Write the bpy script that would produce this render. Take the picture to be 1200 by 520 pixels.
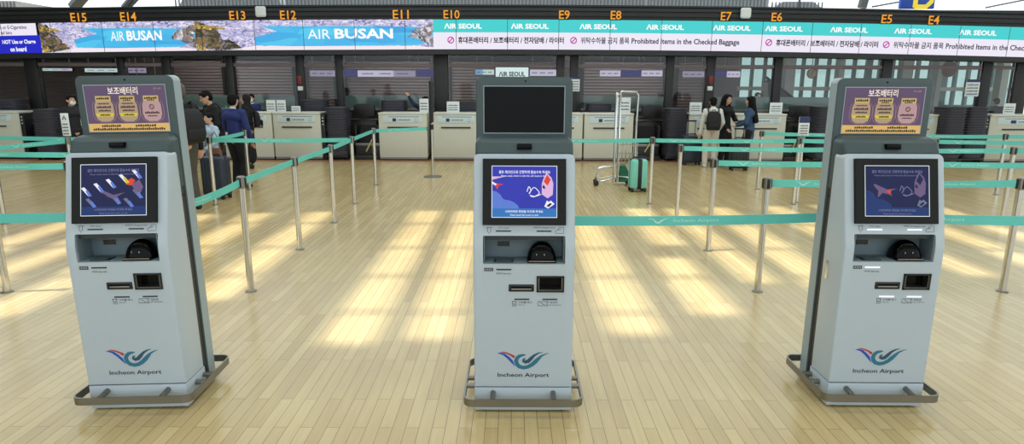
import bpy, bmesh, math, random
from mathutils import Vector, Matrix, Euler

random.seed(7)
S = 1.12                      # metres per layout unit
PI = math.pi
C = bpy.context.scene.collection
sc = bpy.context.scene
for _o in list(bpy.data.objects):
    bpy.data.objects.remove(_o)

# ------------------------------------------------------------------ camera, light, exposure
PITCH, ROLL, FPX, CAM_H = .2153, .0034, 737.0, 1.6655
cd = bpy.data.cameras.new('camera'); cam = bpy.data.objects.new('camera', cd); C.objects.link(cam)
cd.sensor_fit = 'HORIZONTAL'; cd.sensor_width = 36; cd.lens = 36 * FPX / 1200
cd.clip_end = 400
cam.matrix_world = Matrix.Translation((0, 0, CAM_H * S)) @ Matrix.Rotation(PI / 2 - PITCH, 4, 'X') @ Matrix.Rotation(ROLL, 4, 'Z')
sc.camera = cam
sc.view_settings.view_transform = 'Standard'; sc.view_settings.look = 'None'
sc.view_settings.gamma = 1; sc.view_settings.use_curve_mapping = False
sc.view_settings.exposure = 0.0

w = bpy.data.worlds.new('sky'); sc.world = w; w.use_nodes = True
bg = w.node_tree.nodes['Background']; bg.inputs[0].default_value = (.86, .95, 1.0, 1); bg.inputs[1].default_value = 1.6

def add_light(name, kind, loc, energy, color=(1, 1, 1), direction=None, **kw):
    l = bpy.data.lights.new(name, kind); l.energy = energy; l.color = color
    for k, v in kw.items(): setattr(l, k, v)
    o = bpy.data.objects.new(name, l); C.objects.link(o); o.location = Vector(loc) * S
    if direction: o.rotation_euler = Vector(direction).to_track_quat('-Z', 'Y').to_euler()
    return o
SUN_DIR = Vector((.41, .07, -.91)).normalized()
add_light('sun', 'SUN', (-20, -4, 30), 5.3, (1, .96, .87), SUN_DIR, angle=math.radians(1.25))
for i, (x, y) in enumerate([(-7, 1), (0, 1), (7, 1), (-7, 8.5), (0, 8.5), (7, 8.5)]):
    add_light('overhead_fill', 'AREA', (x, y, 8.6), 170, (.90, .97, 1), (0, 0, -1), shape='RECTANGLE', size=5 * S, size_y=3 * S)  # unseen area lights added under the roof to supply overhead light
for i, x in enumerate([-8, -2.5, 3, 8.5]):
    add_light('back_hall_lamp', 'AREA', (x, 17.0, 3.25), 85, (1, .95, .93), (0, 0, -1), shape='RECTANGLE', size=2.4 * S, size_y=.8 * S)

# ------------------------------------------------------------------ helpers
def lin(c):
    return tuple(((v / 255) / 12.92 if v / 255 <= .04045 else ((v / 255 + .055) / 1.055) ** 2.4) for v in c)
def ray(x, y):
    u, v = (x - 600) / FPX, (y - 260) / FPX
    c, s = math.cos(-ROLL), math.sin(-ROLL); u, v = c * u - s * v, s * u + c * v
    c, s = math.cos(PITCH), math.sin(PITCH)
    return (u, c - v * s, -s - v * c)
def at(x, y, Y):
    d = ray(x, y); t = Y / d[1]; return d[0] * t, CAM_H + d[2] * t

MATS = {}
def M(name, rgb, rough=.5, metal=0.0, emit=0.0, var=.06, scale=6.0, coat=0.0, spec=.5):
    if name in MATS: return MATS[name]
    m = bpy.data.materials.new(name); m.use_nodes = True; nt = m.node_tree
    b = nt.nodes['Principled BSDF']; col = lin(rgb)
    tc = nt.nodes.new('ShaderNodeTexCoord'); nz = nt.nodes.new('ShaderNodeTexNoise'); nz.inputs['Scale'].default_value = scale
    nz.inputs['Detail'].default_value = 3
    nt.links.new(tc.outputs['Object'], nz.inputs['Vector'])
    mx = nt.nodes.new('ShaderNodeMix'); mx.data_type = 'RGBA'
    mx.inputs[6].default_value = (*[c * (1 - var) for c in col], 1); mx.inputs[7].default_value = (*[min(1, c * (1 + var)) for c in col], 1)
    nt.links.new(nz.outputs['Fac'], mx.inputs[0])
    if emit:
        b.inputs['Base Color'].default_value = (.01, .01, .01, 1)
        nt.links.new(mx.outputs[2], b.inputs['Emission Color']); b.inputs['Emission Strength'].default_value = emit
    else:
        nt.links.new(mx.outputs[2], b.inputs['Base Color'])
    b.inputs['Roughness'].default_value = rough; b.inputs['Metallic'].default_value = metal
    b.inputs['Coat Weight'].default_value = coat; b.inputs['Specular IOR Level'].default_value = .12 if emit else spec
    MATS[name] = m; return m

def mat_mosaic(name, cols, scale, emit=1.0, stretch=(1, 1, 1)):
    m = bpy.data.materials.new(name); m.use_nodes = True; nt = m.node_tree; b = nt.nodes['Principled BSDF']
    tc = nt.nodes.new('ShaderNodeTexCoord'); mp = nt.nodes.new('ShaderNodeMapping'); mp.inputs['Scale'].default_value = stretch
    vo = nt.nodes.new('ShaderNodeTexVoronoi'); vo.inputs['Scale'].default_value = scale
    nz = nt.nodes.new('ShaderNodeTexNoise'); nz.inputs['Scale'].default_value = scale * .6; nz.inputs['Detail'].default_value = 5
    ad = nt.nodes.new('ShaderNodeVectorMath'); ad.operation = 'ADD'
    nt.links.new(tc.outputs['Object'], mp.inputs['Vector']); nt.links.new(mp.outputs[0], nz.inputs['Vector'])
    nt.links.new(mp.outputs[0], ad.inputs[0]); nt.links.new(nz.outputs['Color'], ad.inputs[1]); nt.links.new(ad.outputs[0], vo.inputs['Vector'])
    sp = nt.nodes.new('ShaderNodeSeparateColor'); nt.links.new(vo.outputs['Color'], sp.inputs[0])
    rp = nt.nodes.new('ShaderNodeValToRGB'); el = rp.color_ramp.elements
    n = len(cols)
    while len(el) < n: el.new(.5)
    for i, c in enumerate(cols): el[i].position = i / (n - 1); el[i].color = (*lin(c), 1)
    nt.links.new(sp.outputs[0], rp.inputs[0])
    if emit:
        b.inputs['Base Color'].default_value = (.01, .01, .01, 1)
        nt.links.new(rp.outputs[0], b.inputs['Emission Color']); b.inputs['Emission Strength'].default_value = emit
    else:
        nt.links.new(rp.outputs[0], b.inputs['Base Color'])
    MATS[name] = m; return m

def mat_glass(name, tint=(200, 225, 220), refl=.02):
    m = bpy.data.materials.new(name); m.use_nodes = True; nt = m.node_tree; nt.nodes.clear()
    out = nt.nodes.new('ShaderNodeOutputMaterial'); tr = nt.nodes.new('ShaderNodeBsdfTransparent'); gl = nt.nodes.new('ShaderNodeBsdfGlossy')
    gl.inputs['Roughness'].default_value = .02; tr.inputs[0].default_value = (*lin(tint), 1)
    lw = nt.nodes.new('ShaderNodeLayerWeight'); lw.inputs[0].default_value = .25
    ma = nt.nodes.new('ShaderNodeMath'); ma.operation = 'MULTIPLY_ADD'; ma.inputs[1].default_value = .35; ma.inputs[2].default_value = refl
    nt.links.new(lw.outputs['Fresnel'], ma.inputs[0])
    mx = nt.nodes.new('ShaderNodeMixShader'); nt.links.new(ma.outputs[0], mx.inputs[0]); nt.links.new(tr.outputs[0], mx.inputs[1]); nt.links.new(gl.outputs[0], mx.inputs[2])
    nt.links.new(mx.outputs[0], out.inputs[0]); MATS[name] = m; return m

_tcache = {}
def text_geo(s, bold=0.0):
    key = (s, bold)
    if key in _tcache: return _tcache[key]
    cu = bpy.data.curves.new('lettering', 'FONT'); cu.body = s; cu.size = 1; cu.resolution_u = 2; cu.offset = bold; cu.fill_mode = 'FRONT'
    o = bpy.data.objects.new('lettering', cu); C.objects.link(o)
    dg = bpy.context.evaluated_depsgraph_get(); me = bpy.data.meshes.new_from_object(o.evaluated_get(dg))
    vs = [(v.co.x, v.co.y) for v in me.vertices]; fs = [tuple(p.vertices) for p in me.polygons]
    bpy.data.objects.remove(o); bpy.data.curves.remove(cu); bpy.data.meshes.remove(me)
    if vs:
        x0 = min(v[0] for v in vs); x1 = max(v[0] for v in vs); y0 = min(v[1] for v in vs); y1 = max(v[1] for v in vs)
        vs = [((v[0] - x0) / max(1e-6, x1 - x0), (v[1] - y0) / max(1e-6, y1 - y0)) for v in vs]
        r = (vs, fs, (x1 - x0) / max(1e-6, y1 - y0))
    else: r = ([], [], 1)
    _tcache[key] = r; return r

class MB:
    """collects shapes, then links them as ONE mesh object"""
    def __init__(s): s.v = []; s.f = []; s.m = []; s.mats = []
    def mi(s, m):
        if m not in s.mats: s.mats.append(m)
        return s.mats.index(m)
    def add(s, vs, fs, m):
        b = len(s.v); k = s.mi(m); s.v += [tuple(v) for v in vs]
        for f in fs: s.f.append(tuple(b + i for i in f)); s.m.append(k)
        return s
    def box(s, lo, hi, m, bev=0.0, seg=2, mtx=None):
        bm = bmesh.new(); bmesh.ops.create_cube(bm, size=1)
        for v in bm.verts: v.co = Vector(((lo[i] + hi[i]) / 2 + v.co[i] * (hi[i] - lo[i]) for i in range(3)))
        if bev: bmesh.ops.bevel(bm, geom=list(bm.edges), offset=min(bev, .49 * min(hi[i] - lo[i] for i in range(3))), segments=seg, affect='EDGES', profile=.5)
        return s.bm(bm, m, mtx)
    def bm(s, bm, m, mtx=None):
        bm.verts.index_update()
        vs = [(mtx @ v.co if mtx else v.co.copy()) for v in bm.verts]; fs = [tuple(v.index for v in f.verts) for f in bm.faces]
        bm.free(); return s.add(vs, fs, m)
    def loft(s, rings, m, cap0=True, cap1=True, closed=True):
        n = len(rings[0]); vs = [p for r in rings for p in r]; fs = []
        for i in range(len(rings) - 1):
            for j in range(n if closed else n - 1):
                k = (j + 1) % n; fs.append((i * n + j, i * n + k, (i + 1) * n + k, (i + 1) * n + j))
        if cap0: fs.append(tuple(reversed(range(n))))
        if cap1: fs.append(tuple((len(rings) - 1) * n + j for j in range(n)))
        return s.add(vs, fs, m)
    def tube(s, pts, rad, m, n=10, caps=True):
        pts = [Vector(p) for p in pts]; rings = []
        rads = rad if isinstance(rad, (list, tuple)) else [rad] * len(pts)
        up = None
        for i, p in enumerate(pts):
            d = (pts[min(i + 1, len(pts) - 1)] - pts[max(i - 1, 0)]).normalized()
            if up is None: up = Vector((0, 0, 1)) if abs(d.z) < .9 else Vector((0, 1, 0))
            a = d.cross(up)
            if a.length < 1e-4: a = d.cross(Vector((1, 0, 0)))
            a.normalize(); b = a.cross(d).normalized(); up = b
            rings.append([p + (a * math.cos(t) + b * math.sin(t)) * rads[i] for t in [2 * PI * j / n for j in range(n)]])
        return s.loft([list(reversed(r)) for r in rings], m, caps, caps)
    def lathe(s, prof, m, n=20, c=(0, 0, 0)):
        rings = [[(c[0] + r * math.cos(2 * PI * j / n), c[1] + r * math.sin(2 * PI * j / n), c[2] + z) for j in range(n)] for r, z in prof]
        return s.loft(rings, m)
    def prism(s, poly, d, frame, m):
        """polygon (a,b) in frame(a,b,c) -> point, pushed from c=0 to c=d"""
        n = len(poly); vs = [frame(a, b, 0) for a, b in poly] + [frame(a, b, d) for a, b in poly]
        fs = [tuple(reversed(range(n))), tuple(range(n, 2 * n))] + [(i, (i + 1) % n, n + (i + 1) % n, n + i) for i in range(n)]
        return s.add(vs, fs, m)
    def flat(s, poly, frame, m, c=0.0):
        return s.add([frame(a, b, c) for a, b in poly], [tuple(range(len(poly)))], m)
    def rect(s, a0, b0, a1, b1, frame, m, c=0.0, n=1):
        vs = []; fs = []
        for i in range(n + 1):
            a = a0 + (a1 - a0) * i / n; vs += [frame(a, b0, c), frame(a, b1, c)]
        for i in range(n): fs.append((2 * i, 2 * i + 2, 2 * i + 3, 2 * i + 1))
        return s.add(vs, fs, m)
    def text(s, body, a0, b0, a1, b1, frame, m, c=0.0, bold=.015, skew=0.0):
        vs, fs, asp = text_geo(body, bold)
        return s.add([frame(a0 + (a1 - a0) * (x) + skew * y * (b1 - b0), b0 + (b1 - b0) * y, c) for x, y in vs], fs, m)
    def stroke(s, pts, frame, m, c=0.0):
        """ribbon of varying width through (a,b,w)"""
        L = []; R = []
        for i, (a, b, wd) in enumerate(pts):
            p = pts[max(0, i - 1)]; q = pts[min(len(pts) - 1, i + 1)]
            dx, dy = q[0] - p[0], q[1] - p[1]; l = math.hypot(dx, dy) or 1; nx, ny = -dy / l, dx / l
            L.append(frame(a + nx * wd / 2, b + ny * wd / 2, c)); R.append(frame(a - nx * wd / 2, b - ny * wd / 2, c))
        n = len(L); return s.add(L + R, [(i, n + i, n + i + 1, i + 1) for i in range(n - 1)], m)
    def ell(s, c, r, m, rot=None, sub=2):
        bm = bmesh.new(); bmesh.ops.create_icosphere(bm, subdivisions=sub, radius=1)
        mt = Matrix.Translation(c) @ (rot.to_matrix().to_4x4() if rot else Matrix.Identity(4)) @ Matrix.Diagonal((*r, 1))
        return s.bm(bm, m, mt)
    def mesh(s, name):
        me = bpy.data.meshes.new(name); me.from_pydata([tuple(c * S for c in v) for v in s.v], [], s.f)
        for m in s.mats: me.materials.append(m)
        me.polygons.foreach_set('material_index', s.m); me.polygons.foreach_set('use_smooth', [True] * len(s.f))
        me.update(); me.set_sharp_from_angle(angle=math.radians(35)); return me
    def build(s, name, parent=None, fix=True, **kw):
        me = s.mesh(name)
        if fix:
            bm = bmesh.new(); bm.from_mesh(me); bmesh.ops.recalc_face_normals(bm, faces=bm.faces); bm.to_mesh(me); bm.free()
        return put(name, me, parent, **kw)

def put(name, me, parent=None, **kw):
    o = bpy.data.objects.new(name, me); C.objects.link(o)
    if parent: o.parent = parent
    for k, v in kw.items():
        if v is not None: o[k] = v
    return o
def thing(name, label, cat, loc=(0, 0, 0), rz=0.0, group=None):
    o = bpy.data.objects.new(name, None); C.objects.link(o); o.empty_display_size = .1
    o.location = Vector(loc) * S; o.rotation_euler = (0, 0, rz); o['label'] = label; o['category'] = cat
    if group: o['group'] = group
    return o
def place(o, x, y, z, rz=0.0):
    o.location = Vector((x, y, z)) * S; o.rotation_euler = (0, 0, rz); return o
def dup(root, loc, rz, label, group=None):
    r = root.copy(); C.objects.link(r); r.location = Vector(loc) * S; r.rotation_euler = (0, 0, rz); r['label'] = label
    if group: r['group'] = group
    for ch in list(root.children):
        c = ch.copy(); C.objects.link(c); c.parent = r
        for g in list(ch.children):
            d = g.copy(); C.objects.link(d); d.parent = c
    return r
def cut(me, cutter, name):
    a = bpy.data.objects.new('a', me); b = bpy.data.objects.new('b', cutter); C.objects.link(a); C.objects.link(b)
    md = a.modifiers.new('cut', 'BOOLEAN'); md.operation = 'DIFFERENCE'; md.object = b; md.solver = 'EXACT'
    dg = bpy.context.evaluated_depsgraph_get(); r = bpy.data.meshes.new_from_object(a.evaluated_get(dg)); r.name = name
    bpy.data.objects.remove(a); bpy.data.objects.remove(b); return r
def remesh(mb, name, vox, mat, smooth=6):
    o = bpy.data.objects.new(name, mb.mesh(name)); C.objects.link(o)
    md = o.modifiers.new('r', 'REMESH'); md.mode = 'VOXEL'; md.voxel_size = vox * S; md.use_smooth_shade = True
    if smooth:
        sm = o.modifiers.new('s', 'SMOOTH'); sm.factor = .5; sm.iterations = smooth
    dg = bpy.context.evaluated_depsgraph_get(); me = bpy.data.meshes.new_from_object(o.evaluated_get(dg)); bpy.data.objects.remove(o)
    me.materials.clear(); me.materials.append(mat); me.name = name
    me.polygons.foreach_set('use_smooth', [True] * len(me.polygons)); return me

# ------------------------------------------------------------------ materials
STEEL = M('brushed_steel', (205, 205, 202), .16, 1.0)
DSTEEL = M('dull_steel', (140, 138, 132), .38, 1.0)
WHITEP = M('kiosk_white', (180, 193, 203), .38, var=.015)
GREYP = M('kiosk_grey', (62, 78, 81), .42, var=.03)
LGREYP = M('kiosk_light_grey', (150, 166, 172), .4, var=.03)
RECESS = M('kiosk_recess', (62, 58, 52), .5)
BLACK = M('black_plastic', (11, 11, 12), .35)
BLACKG = M('black_gloss', (4, 5, 5), .12, var=.02, spec=.12)
MATTE = M('matte_black', (24, 23, 24), .8)
BAYG = M('bay_grey', (104, 120, 128), .5)
INK = M('ink', (25, 30, 36), .6)
LEDON = M('white_led', (235, 240, 255), emit=1.3, var=.01)
COUNTER = M('counter_cream', (205, 206, 190), .5, var=.03)
CTOP = M('counter_top', (225, 226, 216), .35, var=.02)
DARKB = M('dark_brown', (40, 33, 31), .5)
DARKP = M('dark_panel', (26, 25, 27), .45)
COLM = M('column_dark', (26, 25, 27), .5)
BELT = M('teal_belt', (98, 200, 190), .5, var=.05)
BELTW = M('belt_print', (190, 230, 220), .6)
TRAY = M('tray_plastic', (78, 78, 88), .34)
PAPER = M('paper_white', (225, 232, 232), .6, var=.03)
PALEB = M('pale_blue_sign', (205, 222, 226), .5, var=.02)
NAVY = M('navy_print', (34, 48, 96), .5)
GREYT = M('grey_print', (90, 96, 104), .6)
ORANGE = M('orange_led', (255, 160, 50), emit=1.0, var=.25, scale=30)
BEAM = M('beam_dark', (30, 36, 38), .5, var=.1)
GLASS = mat_glass('partition_glass', (236, 238, 238))

# floor: maple planks running away from the camera
def mat_floor():
    m = bpy.data.materials.new('maple_planks'); m.use_nodes = True; nt = m.node_tree; b = nt.nodes['Principled BSDF']
    tc = nt.nodes.new('ShaderNodeTexCoord'); sx = nt.nodes.new('ShaderNodeSeparateXYZ'); nt.links.new(tc.outputs['Object'], sx.inputs[0])
    cx = nt.nodes.new('ShaderNodeCombineXYZ'); nt.links.new(sx.outputs['Y'], cx.inputs['X']); nt.links.new(sx.outputs['X'], cx.inputs['Y'])
    br = nt.nodes.new('ShaderNodeTexBrick'); br.offset = .37; br.offset_frequency = 2; br.squash = 1.0
    br.inputs['Scale'].default_value = 1 / S; br.inputs['Brick Width'].default_value = .78; br.inputs['Row Height'].default_value = .0655
    br.inputs['Mortar Size'].default_value = .0014; br.inputs['Mortar Smooth'].default_value = .3; br.inputs['Bias'].default_value = 0
    br.inputs['Color1'].default_value = (*lin((190, 167, 117)), 1); br.inputs['Color2'].default_value = (*lin((205, 184, 133)), 1); br.inputs['Mortar'].default_value = (*lin((112, 88, 54)), 1)
    nt.links.new(cx.outputs[0], br.inputs['Vector'])
    mp = nt.nodes.new('ShaderNodeMapping'); mp.inputs['Scale'].default_value = (14, .9, 1); nt.links.new(tc.outputs['Object'], mp.inputs[0])
    nz = nt.nodes.new('ShaderNodeTexNoise'); nz.inputs['Scale'].default_value = 3; nz.inputs['Detail'].default_value = 5; nt.links.new(mp.outputs[0], nz.inputs['Vector'])
    nz2 = nt.nodes.new('ShaderNodeTexNoise'); nz2.inputs['Scale'].default_value = .55; nz2.inputs['Detail'].default_value = 2; nt.links.new(tc.outputs['Object'], nz2.inputs['Vector'])
    ad = nt.nodes.new('ShaderNodeMath'); ad.operation = 'ADD'; nt.links.new(nz.outputs['Fac'], ad.inputs[0]); nt.links.new(nz2.outputs['Fac'], ad.inputs[1])
    mr = nt.nodes.new('ShaderNodeMapRange'); mr.inputs[1].default_value = .5; mr.inputs[2].default_value = 1.5; mr.inputs[3].default_value = .84; mr.inputs[4].default_value = 1.12
    nt.links.new(ad.outputs[0], mr.inputs[0])
    mu = nt.nodes.new('ShaderNodeVectorMath'); mu.operation = 'SCALE'; nt.links.new(br.outputs['Color'], mu.inputs[0]); nt.links.new(mr.outputs[0], mu.inputs['Scale'])
    nt.links.new(mu.outputs[0], b.inputs['Base Color'])
    b.inputs['Roughness'].default_value = .24; b.inputs['Specular IOR Level'].default_value = .5
    return m
FLOOR = mat_floor()

# ------------------------------------------------------------------ the setting
def struct(mb, name, **kw): return mb.build(name, None, kind='structure', **kw)
struct(MB().box((-30, -12, -.1), (30, 60, 0), FLOOR), 'floor')
struct(MB().box((-16, 13.72, -.02), (16, 14.0, .004), M('floor_strip', (176, 124, 88), .4)), 'trim_1')

# unseen roof; its skylight slots are shaped to cast sun strips on the floor
ROOF = M('roof_white', (205, 210, 210), .7)
ROOF_Z = 9.0
off = SUN_DIR * (ROOF_Z / -SUN_DIR.z)       # roof -> floor displacement
strips = []                                  # (x0,x1,y0,y1) of sun on the floor
bars = [3.0, 4.45, 5.35, 6.35, 7.5]
def strip(x0, x1, ya, yb, skew=0.0):
    ys = [ya] + [b for b in bars if ya + .2 < b < yb - .2] + [yb]
    for a, b in zip(ys[:-1], ys[1:]):
        dx = skew * ((a + b) / 2 - 4)
        strips.append((x0 + dx, x1 + dx, a + (.04 if a != ya else 0), b - (.04 if b != yb else 0)))
for x0, x1, ya, yb, sk in [(-1.27, -.92, 3.86, 8.3, -.01), (-.70, -.38, 3.95, 8.3, -.01), (-.12, .2, 3.95, 8.3, 0), (.68, 1.04, 4.05, 7.6, .01), (1.34, 1.68, 4.42, 6.0, .02), (1.45, 1.8, 6.5, 8.5, .02), (2.0, 2.26, 5.2, 8.5, .02), (2.46, 2.8, 4.95, 8.6, .05), (3.25, 3.55, 5.2, 8.7, .06),
                           (3.95, 4.25, 5.4, 8.8, .07), (4.7, 5.0, 5.6, 8.8, .08), (5.4, 5.7, 6.2, 8.9, .08), (-2.55, -2.2, 4.7, 8.2, -.04), (-3.3, -2.95, 4.9, 8.1, -.05), (-3.95, -3.6, 4.3, 8, -.06), (-4.65, -4.3, 4.4, 7.8, -.07), (-5.35, -5.0, 4.8, 7.6, -.07)]: strip(x0, x1, ya, yb, sk)
holes = [(a - off.x, b - off.x, c - off.y, d - off.y) for a, b, c, d in strips]
xs = sorted({-40, 30} | {round(h[0], 4) for h in holes} | {round(h[1], 4) for h in holes})
mb = MB()
for xa, xb in zip(xs[:-1], xs[1:]):
    xm = (xa + xb) / 2; hs = sorted((h[2], h[3]) for h in holes if h[0] < xm < h[1])
    y = -9.0
    for c, d in hs:
        if c > y: mb.box((xa, y, ROOF_Z), (xb, c, ROOF_Z + .02), ROOF)
        y = max(y, d)
    mb.box((xa, y, ROOF_Z), (xb, 15.2, ROOF_Z + .02), ROOF)
struct(mb, 'ceiling_hall')
struct(MB().box((-17, -9, 0), (-16.8, 15, 9), M('block_wall_grey', (120, 122, 124), .7)), 'wall_light_block')  # unseen wall added to block sky light from the left

FY = 15.0                                    # face of the counter fascia
def camber(X): return -.135 * (X / 11.8) ** 2
def FR(dy=0.0):                              # frame on the fascia face: a = X, b = height, c = towards the viewer
    return lambda a, b, c: (a, FY - .02 + dy - c, b + camber(a))
LZ0, LZ1 = 2.452, 3.108
mb = MB()
def slab(mb, x0, x1, y0, y1, z0, z1, m, n=24):
    rings = []
    for i in range(n + 1):
        X = x0 + (x1 - x0) * i / n; c = camber(X); rings.append([(X, y0, z0 + c), (X, y1, z0 + c), (X, y1, z1 + c), (X, y0, z1 + c)])
    mb.loft(rings, m)
slab(mb, -15, 15, FY + .04, FY + .5, 2.34, 3.43, BEAM)
slab(mb, -15, 15, FY - .04, FY + .06, 3.395, 3.43, BEAM); slab(mb, -15, 15, FY - .02, FY + .06, 3.30, 3.36, BEAM)
slab(mb, -15, 15, FY - .02, FY + .06, 3.19, 3.27, M('beam_black', (22, 24, 26), .5)); slab(mb, -15, 15, FY - .03, FY + .06, 2.34, 2.44, BEAM)
struct(mb, 'trim_fascia_beam')
DARKC = M('dark_ceiling', (58, 50, 48), .7)
struct(MB().box((-16, FY + .5, 3.3), (16, 23, 3.4), DARKC), 'ceiling_back')

struct(MB().box((-16.4, 15.55, 0), (-16.2, 23, 3.3), M('block_wall_grey', (120, 122, 124), .7)), 'wall_sun_block')  # unseen wall added to keep the sun off the leftmost shutters
# columns and glass partition behind the counters
GY = 15.3
cols = [(32, 47), (140, 148), (192, 202), (267, 275), (348, 357), (394, 402), (509, 525), (652, 661), (668, 677), (780, 789), (827, 837), (906, 915), (1032, 1043), (1149, 1160), (1188, 1204)]
cx = []
for i, (a, b) in enumerate(cols):
    X0 = at(a, 90, GY)[0]; X1 = at(b, 90, GY)[0]; cx.append((X0, X1))
    mb = MB(); mb.box((X0, GY - .06, 0), (X1, GY + .12, 2.36), COLM, .01); mb.box((X0 + .02, GY - .075, 0), (X1 - .02, GY - .06, .12), DSTEEL)
    struct(mb, 'trim_column')
edges = [(-12.6, -12.5)] + cx + [(12.6, 12.7)]
for i in range(len(edges) - 1):
    a, b = edges[i][1], edges[i + 1][0]
    if b - a < .1: continue
    mb = MB(); mb.box((a + .01, GY, .02), (b - .01, GY + .015, 2.34), GLASS)
    o = struct(mb, 'window_%d' % (i + 1))
    mb = MB(); mb.box((a + .005, GY - .03, 2.05), (b - .005, GY + .05, 2.13), M('rail_grey', (120, 108, 110), .5), .006); mb.box((a + .005, GY - .02, .0), (b - .005, GY + .04, .1), DSTEEL, .004)
    mb.build('rail', o)

# the hall behind: roller shutters on the left, daylight glazing on the right
SHUT = M('shutter_brown', (114, 102, 101), .6, var=.08)
BY = 18.6
def shutter(x0, x1, z1, lab):
    t = thing('roller_shutter', lab, 'shutter', ((x0 + x1) / 2, BY, 0)); h = (x1 - x0) / 2
    mb = MB(); rings = []
    n = int(z1 / .085)
    for i in range(n):
        z = i * .085
        rings += [[(-h, -.01, z), (h, -.01, z), (h, .03, z), (-h, .03, z)], [(-h, -.035, z + .04), (h, -.035, z + .04), (h, .03, z + .04), (-h, .03, z + .04)], [(-h, -.01, z + .08), (h, -.01, z + .08), (h, .03, z + .08), (-h, .03, z + .08)]]
    mb.loft(rings, SHUT); mb.build('curtain', t)
    mb = MB(); mb.box((-h - .07, -.06, 0), (-h, .05, z1), COLM); mb.box((h, -.06, 0), (h + .07, .05, z1), COLM); mb.build('guide_rail', t)
    MB().box((-h - .07, -.09, z1), (h + .07, .08, z1 + .22), DARKP, .02).build('shutter_box', t)
WB = M('wall_back_grey', (92, 84, 84), .7)
struct(MB().box((-16, BY + .3, 0), (6.6, BY + .5, 3.35), WB), 'wall_back')
spans = [(-40, 36, 'grey brown roller shutter behind the leftmost check-in counter'), (52, 136, 'roller shutter behind the man in the black jacket at far left'), (206, 262, 'brown roller shutter behind the queue, next to the left kiosk'), (278, 344, 'brown roller shutter behind the masked desk clerk'), (362, 392, 'narrow roller shutter left of the glass bay with white signs'), (408, 505, 'roller shutter behind the clerk with an outstretched arm'), (530, 648, 'roller shutter hidden mostly behind the middle kiosk'), (684, 776, 'roller shutter behind the tall luggage trolley'), (794, 824, 'slatted roller shutter behind the white hooded girl')]
for a, b, lab in spans: shutter(at(a, 100, BY)[0], at(b, 100, BY)[0], 2.35, lab)

# far right: daylight curtain wall
PALEG = M('mullion_teal', (120, 150, 152), .5)
for k, (xa, xb) in enumerate([(6.8, 9.4), (9.4, 12), (12, 14.6), (14.6, 17.2)]):
    mb = MB(); mb.box((xa, 22.0, 0), (xb, 22.02, 3.3), MATS.get('far_glass') or mat_glass('far_glass', (206, 220, 216), .05))
    o = struct(mb, 'window_far_%d' % (k + 1))
    mb = MB()
    for i in range(6): mb.box((xa + i * .433, 21.93, 0), (xa + i * .433 + (.09 if i else .2), 22.06, 3.3), PALEG)
    for z in (.0, .95, 2.2, 3.22): mb.box((xa, 21.95, z), (xb, 22.05, z + .08), PALEG)
    mb.build('frame', o)
for i, (px, w_, Y) in enumerate([(925, .3, 20.5), (985, .16, 20), (1062, .34, 21), (1100, .14, 19.5), (1176, .2, 20.5)]):
    Xc = at(px, 100, Y)[0]; struct(MB().box((Xc - w_ / 2, Y, 0), (Xc + w_ / 2, Y + .3, 3.3), M('far_pillar', (176, 186, 186), .6)), 'trim_far_pillar')
for z in (1.5,): struct(MB().box((6.7, 21.3, z), (17, 21.5, z + .12), M('far_rail', (196, 200, 200), .6)), 'trim_far_rail')
t = thing('escalator', 'dark slanted escalator side seen through the glass near E6', 'escalator', (at(918, 120, 19)[0], 19, 0)); mb = MB(); fr = lambda a, b, c: (a, c, b); mb.prism([(-.5, 1.75), (-.42, 1.8), (.5, 1.05), (.5, .3), (.3, 0), (-.0, .0), (-.5, 1.5)], .4, fr, DARKP); mb.build('truss', t); mb = MB(); mb.tube([(-.5, .2, 1.9), (.5, .2, 1.2)], .04, BLACK, 8); mb.tube([(-.45, .2, 1.7), (-.45, .2, 1.88)], .03, BLACK, 6); mb.tube([(.45, .2, 1.0), (.45, .2, 1.25)], .03, BLACK, 6); mb.build('handrail', t)
# pale roof lights and trusses seen over the fascia
TRUSS = M('truss_dark', (62, 68, 72), .6); ROOFG = M('far_roof_grey', (150, 156, 160), .6)
def far_bar(pts, r, m=TRUSS):
    struct(MB().tube([(*((lambda q: (q[0], 26, q[1]))(at(px, py, 26))),) for px, py in pts], r, m, 8), 'trim_roof_truss')
far_bar([(86, 9), (104, -12)], .22); far_bar([(145, 9), (163, -12)], .12); far_bar([(152, 9), (172, -12)], .05)
far_bar([(1010, 9), (1016, -12)], .18); far_bar([(1022, 8), (1100, -6)], .03); far_bar([(1155, 9), (1210, -2)], .03); far_bar([(935, 9), (940, -12)], .05)
def far_panel(px0, px1, y0, y1, slope=0, m=None):
    Y = 26; mb = MB(); X0, Z0 = at(px0, y0, Y); X1, Z1 = at(px1, y1, Y)
    mb.add([(X0, Y, Z0), (X1, Y, Z0), (X1 - slope, Y, Z1 + 0), (X0 + slope, Y, Z1), (X0, Y + 3, Z0), (X1, Y + 3, Z0), (X1 - slope, Y + 3, Z1), (X0 + slope, Y + 3, Z1)],
           [(0, 1, 2, 3), (7, 6, 5, 4), (0, 4, 5, 1), (1, 5, 6, 2), (2, 6, 7, 3), (3, 7, 4, 0)], m or ROOFG)
    n = int((X1 - X0) / .14)
    for i in range(n):
        x = X0 + .05 + i * .14; mb.box((x, Y - .03, Z0 + .02), (x + .05, Y - .001, Z1 - .02), M('louvre', (96, 102, 108), .6))
    struct(mb, 'trim_roof_louvre')
far_panel(-30, 18, 14, 1); far_panel(205, 335, 14, -10, .6); far_panel(335, 560, 12, -10); far_panel(560, 760, 12, -10); far_panel(760, 902, 12, -10); far_panel(902, 968, 12, 2, .5)

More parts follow.
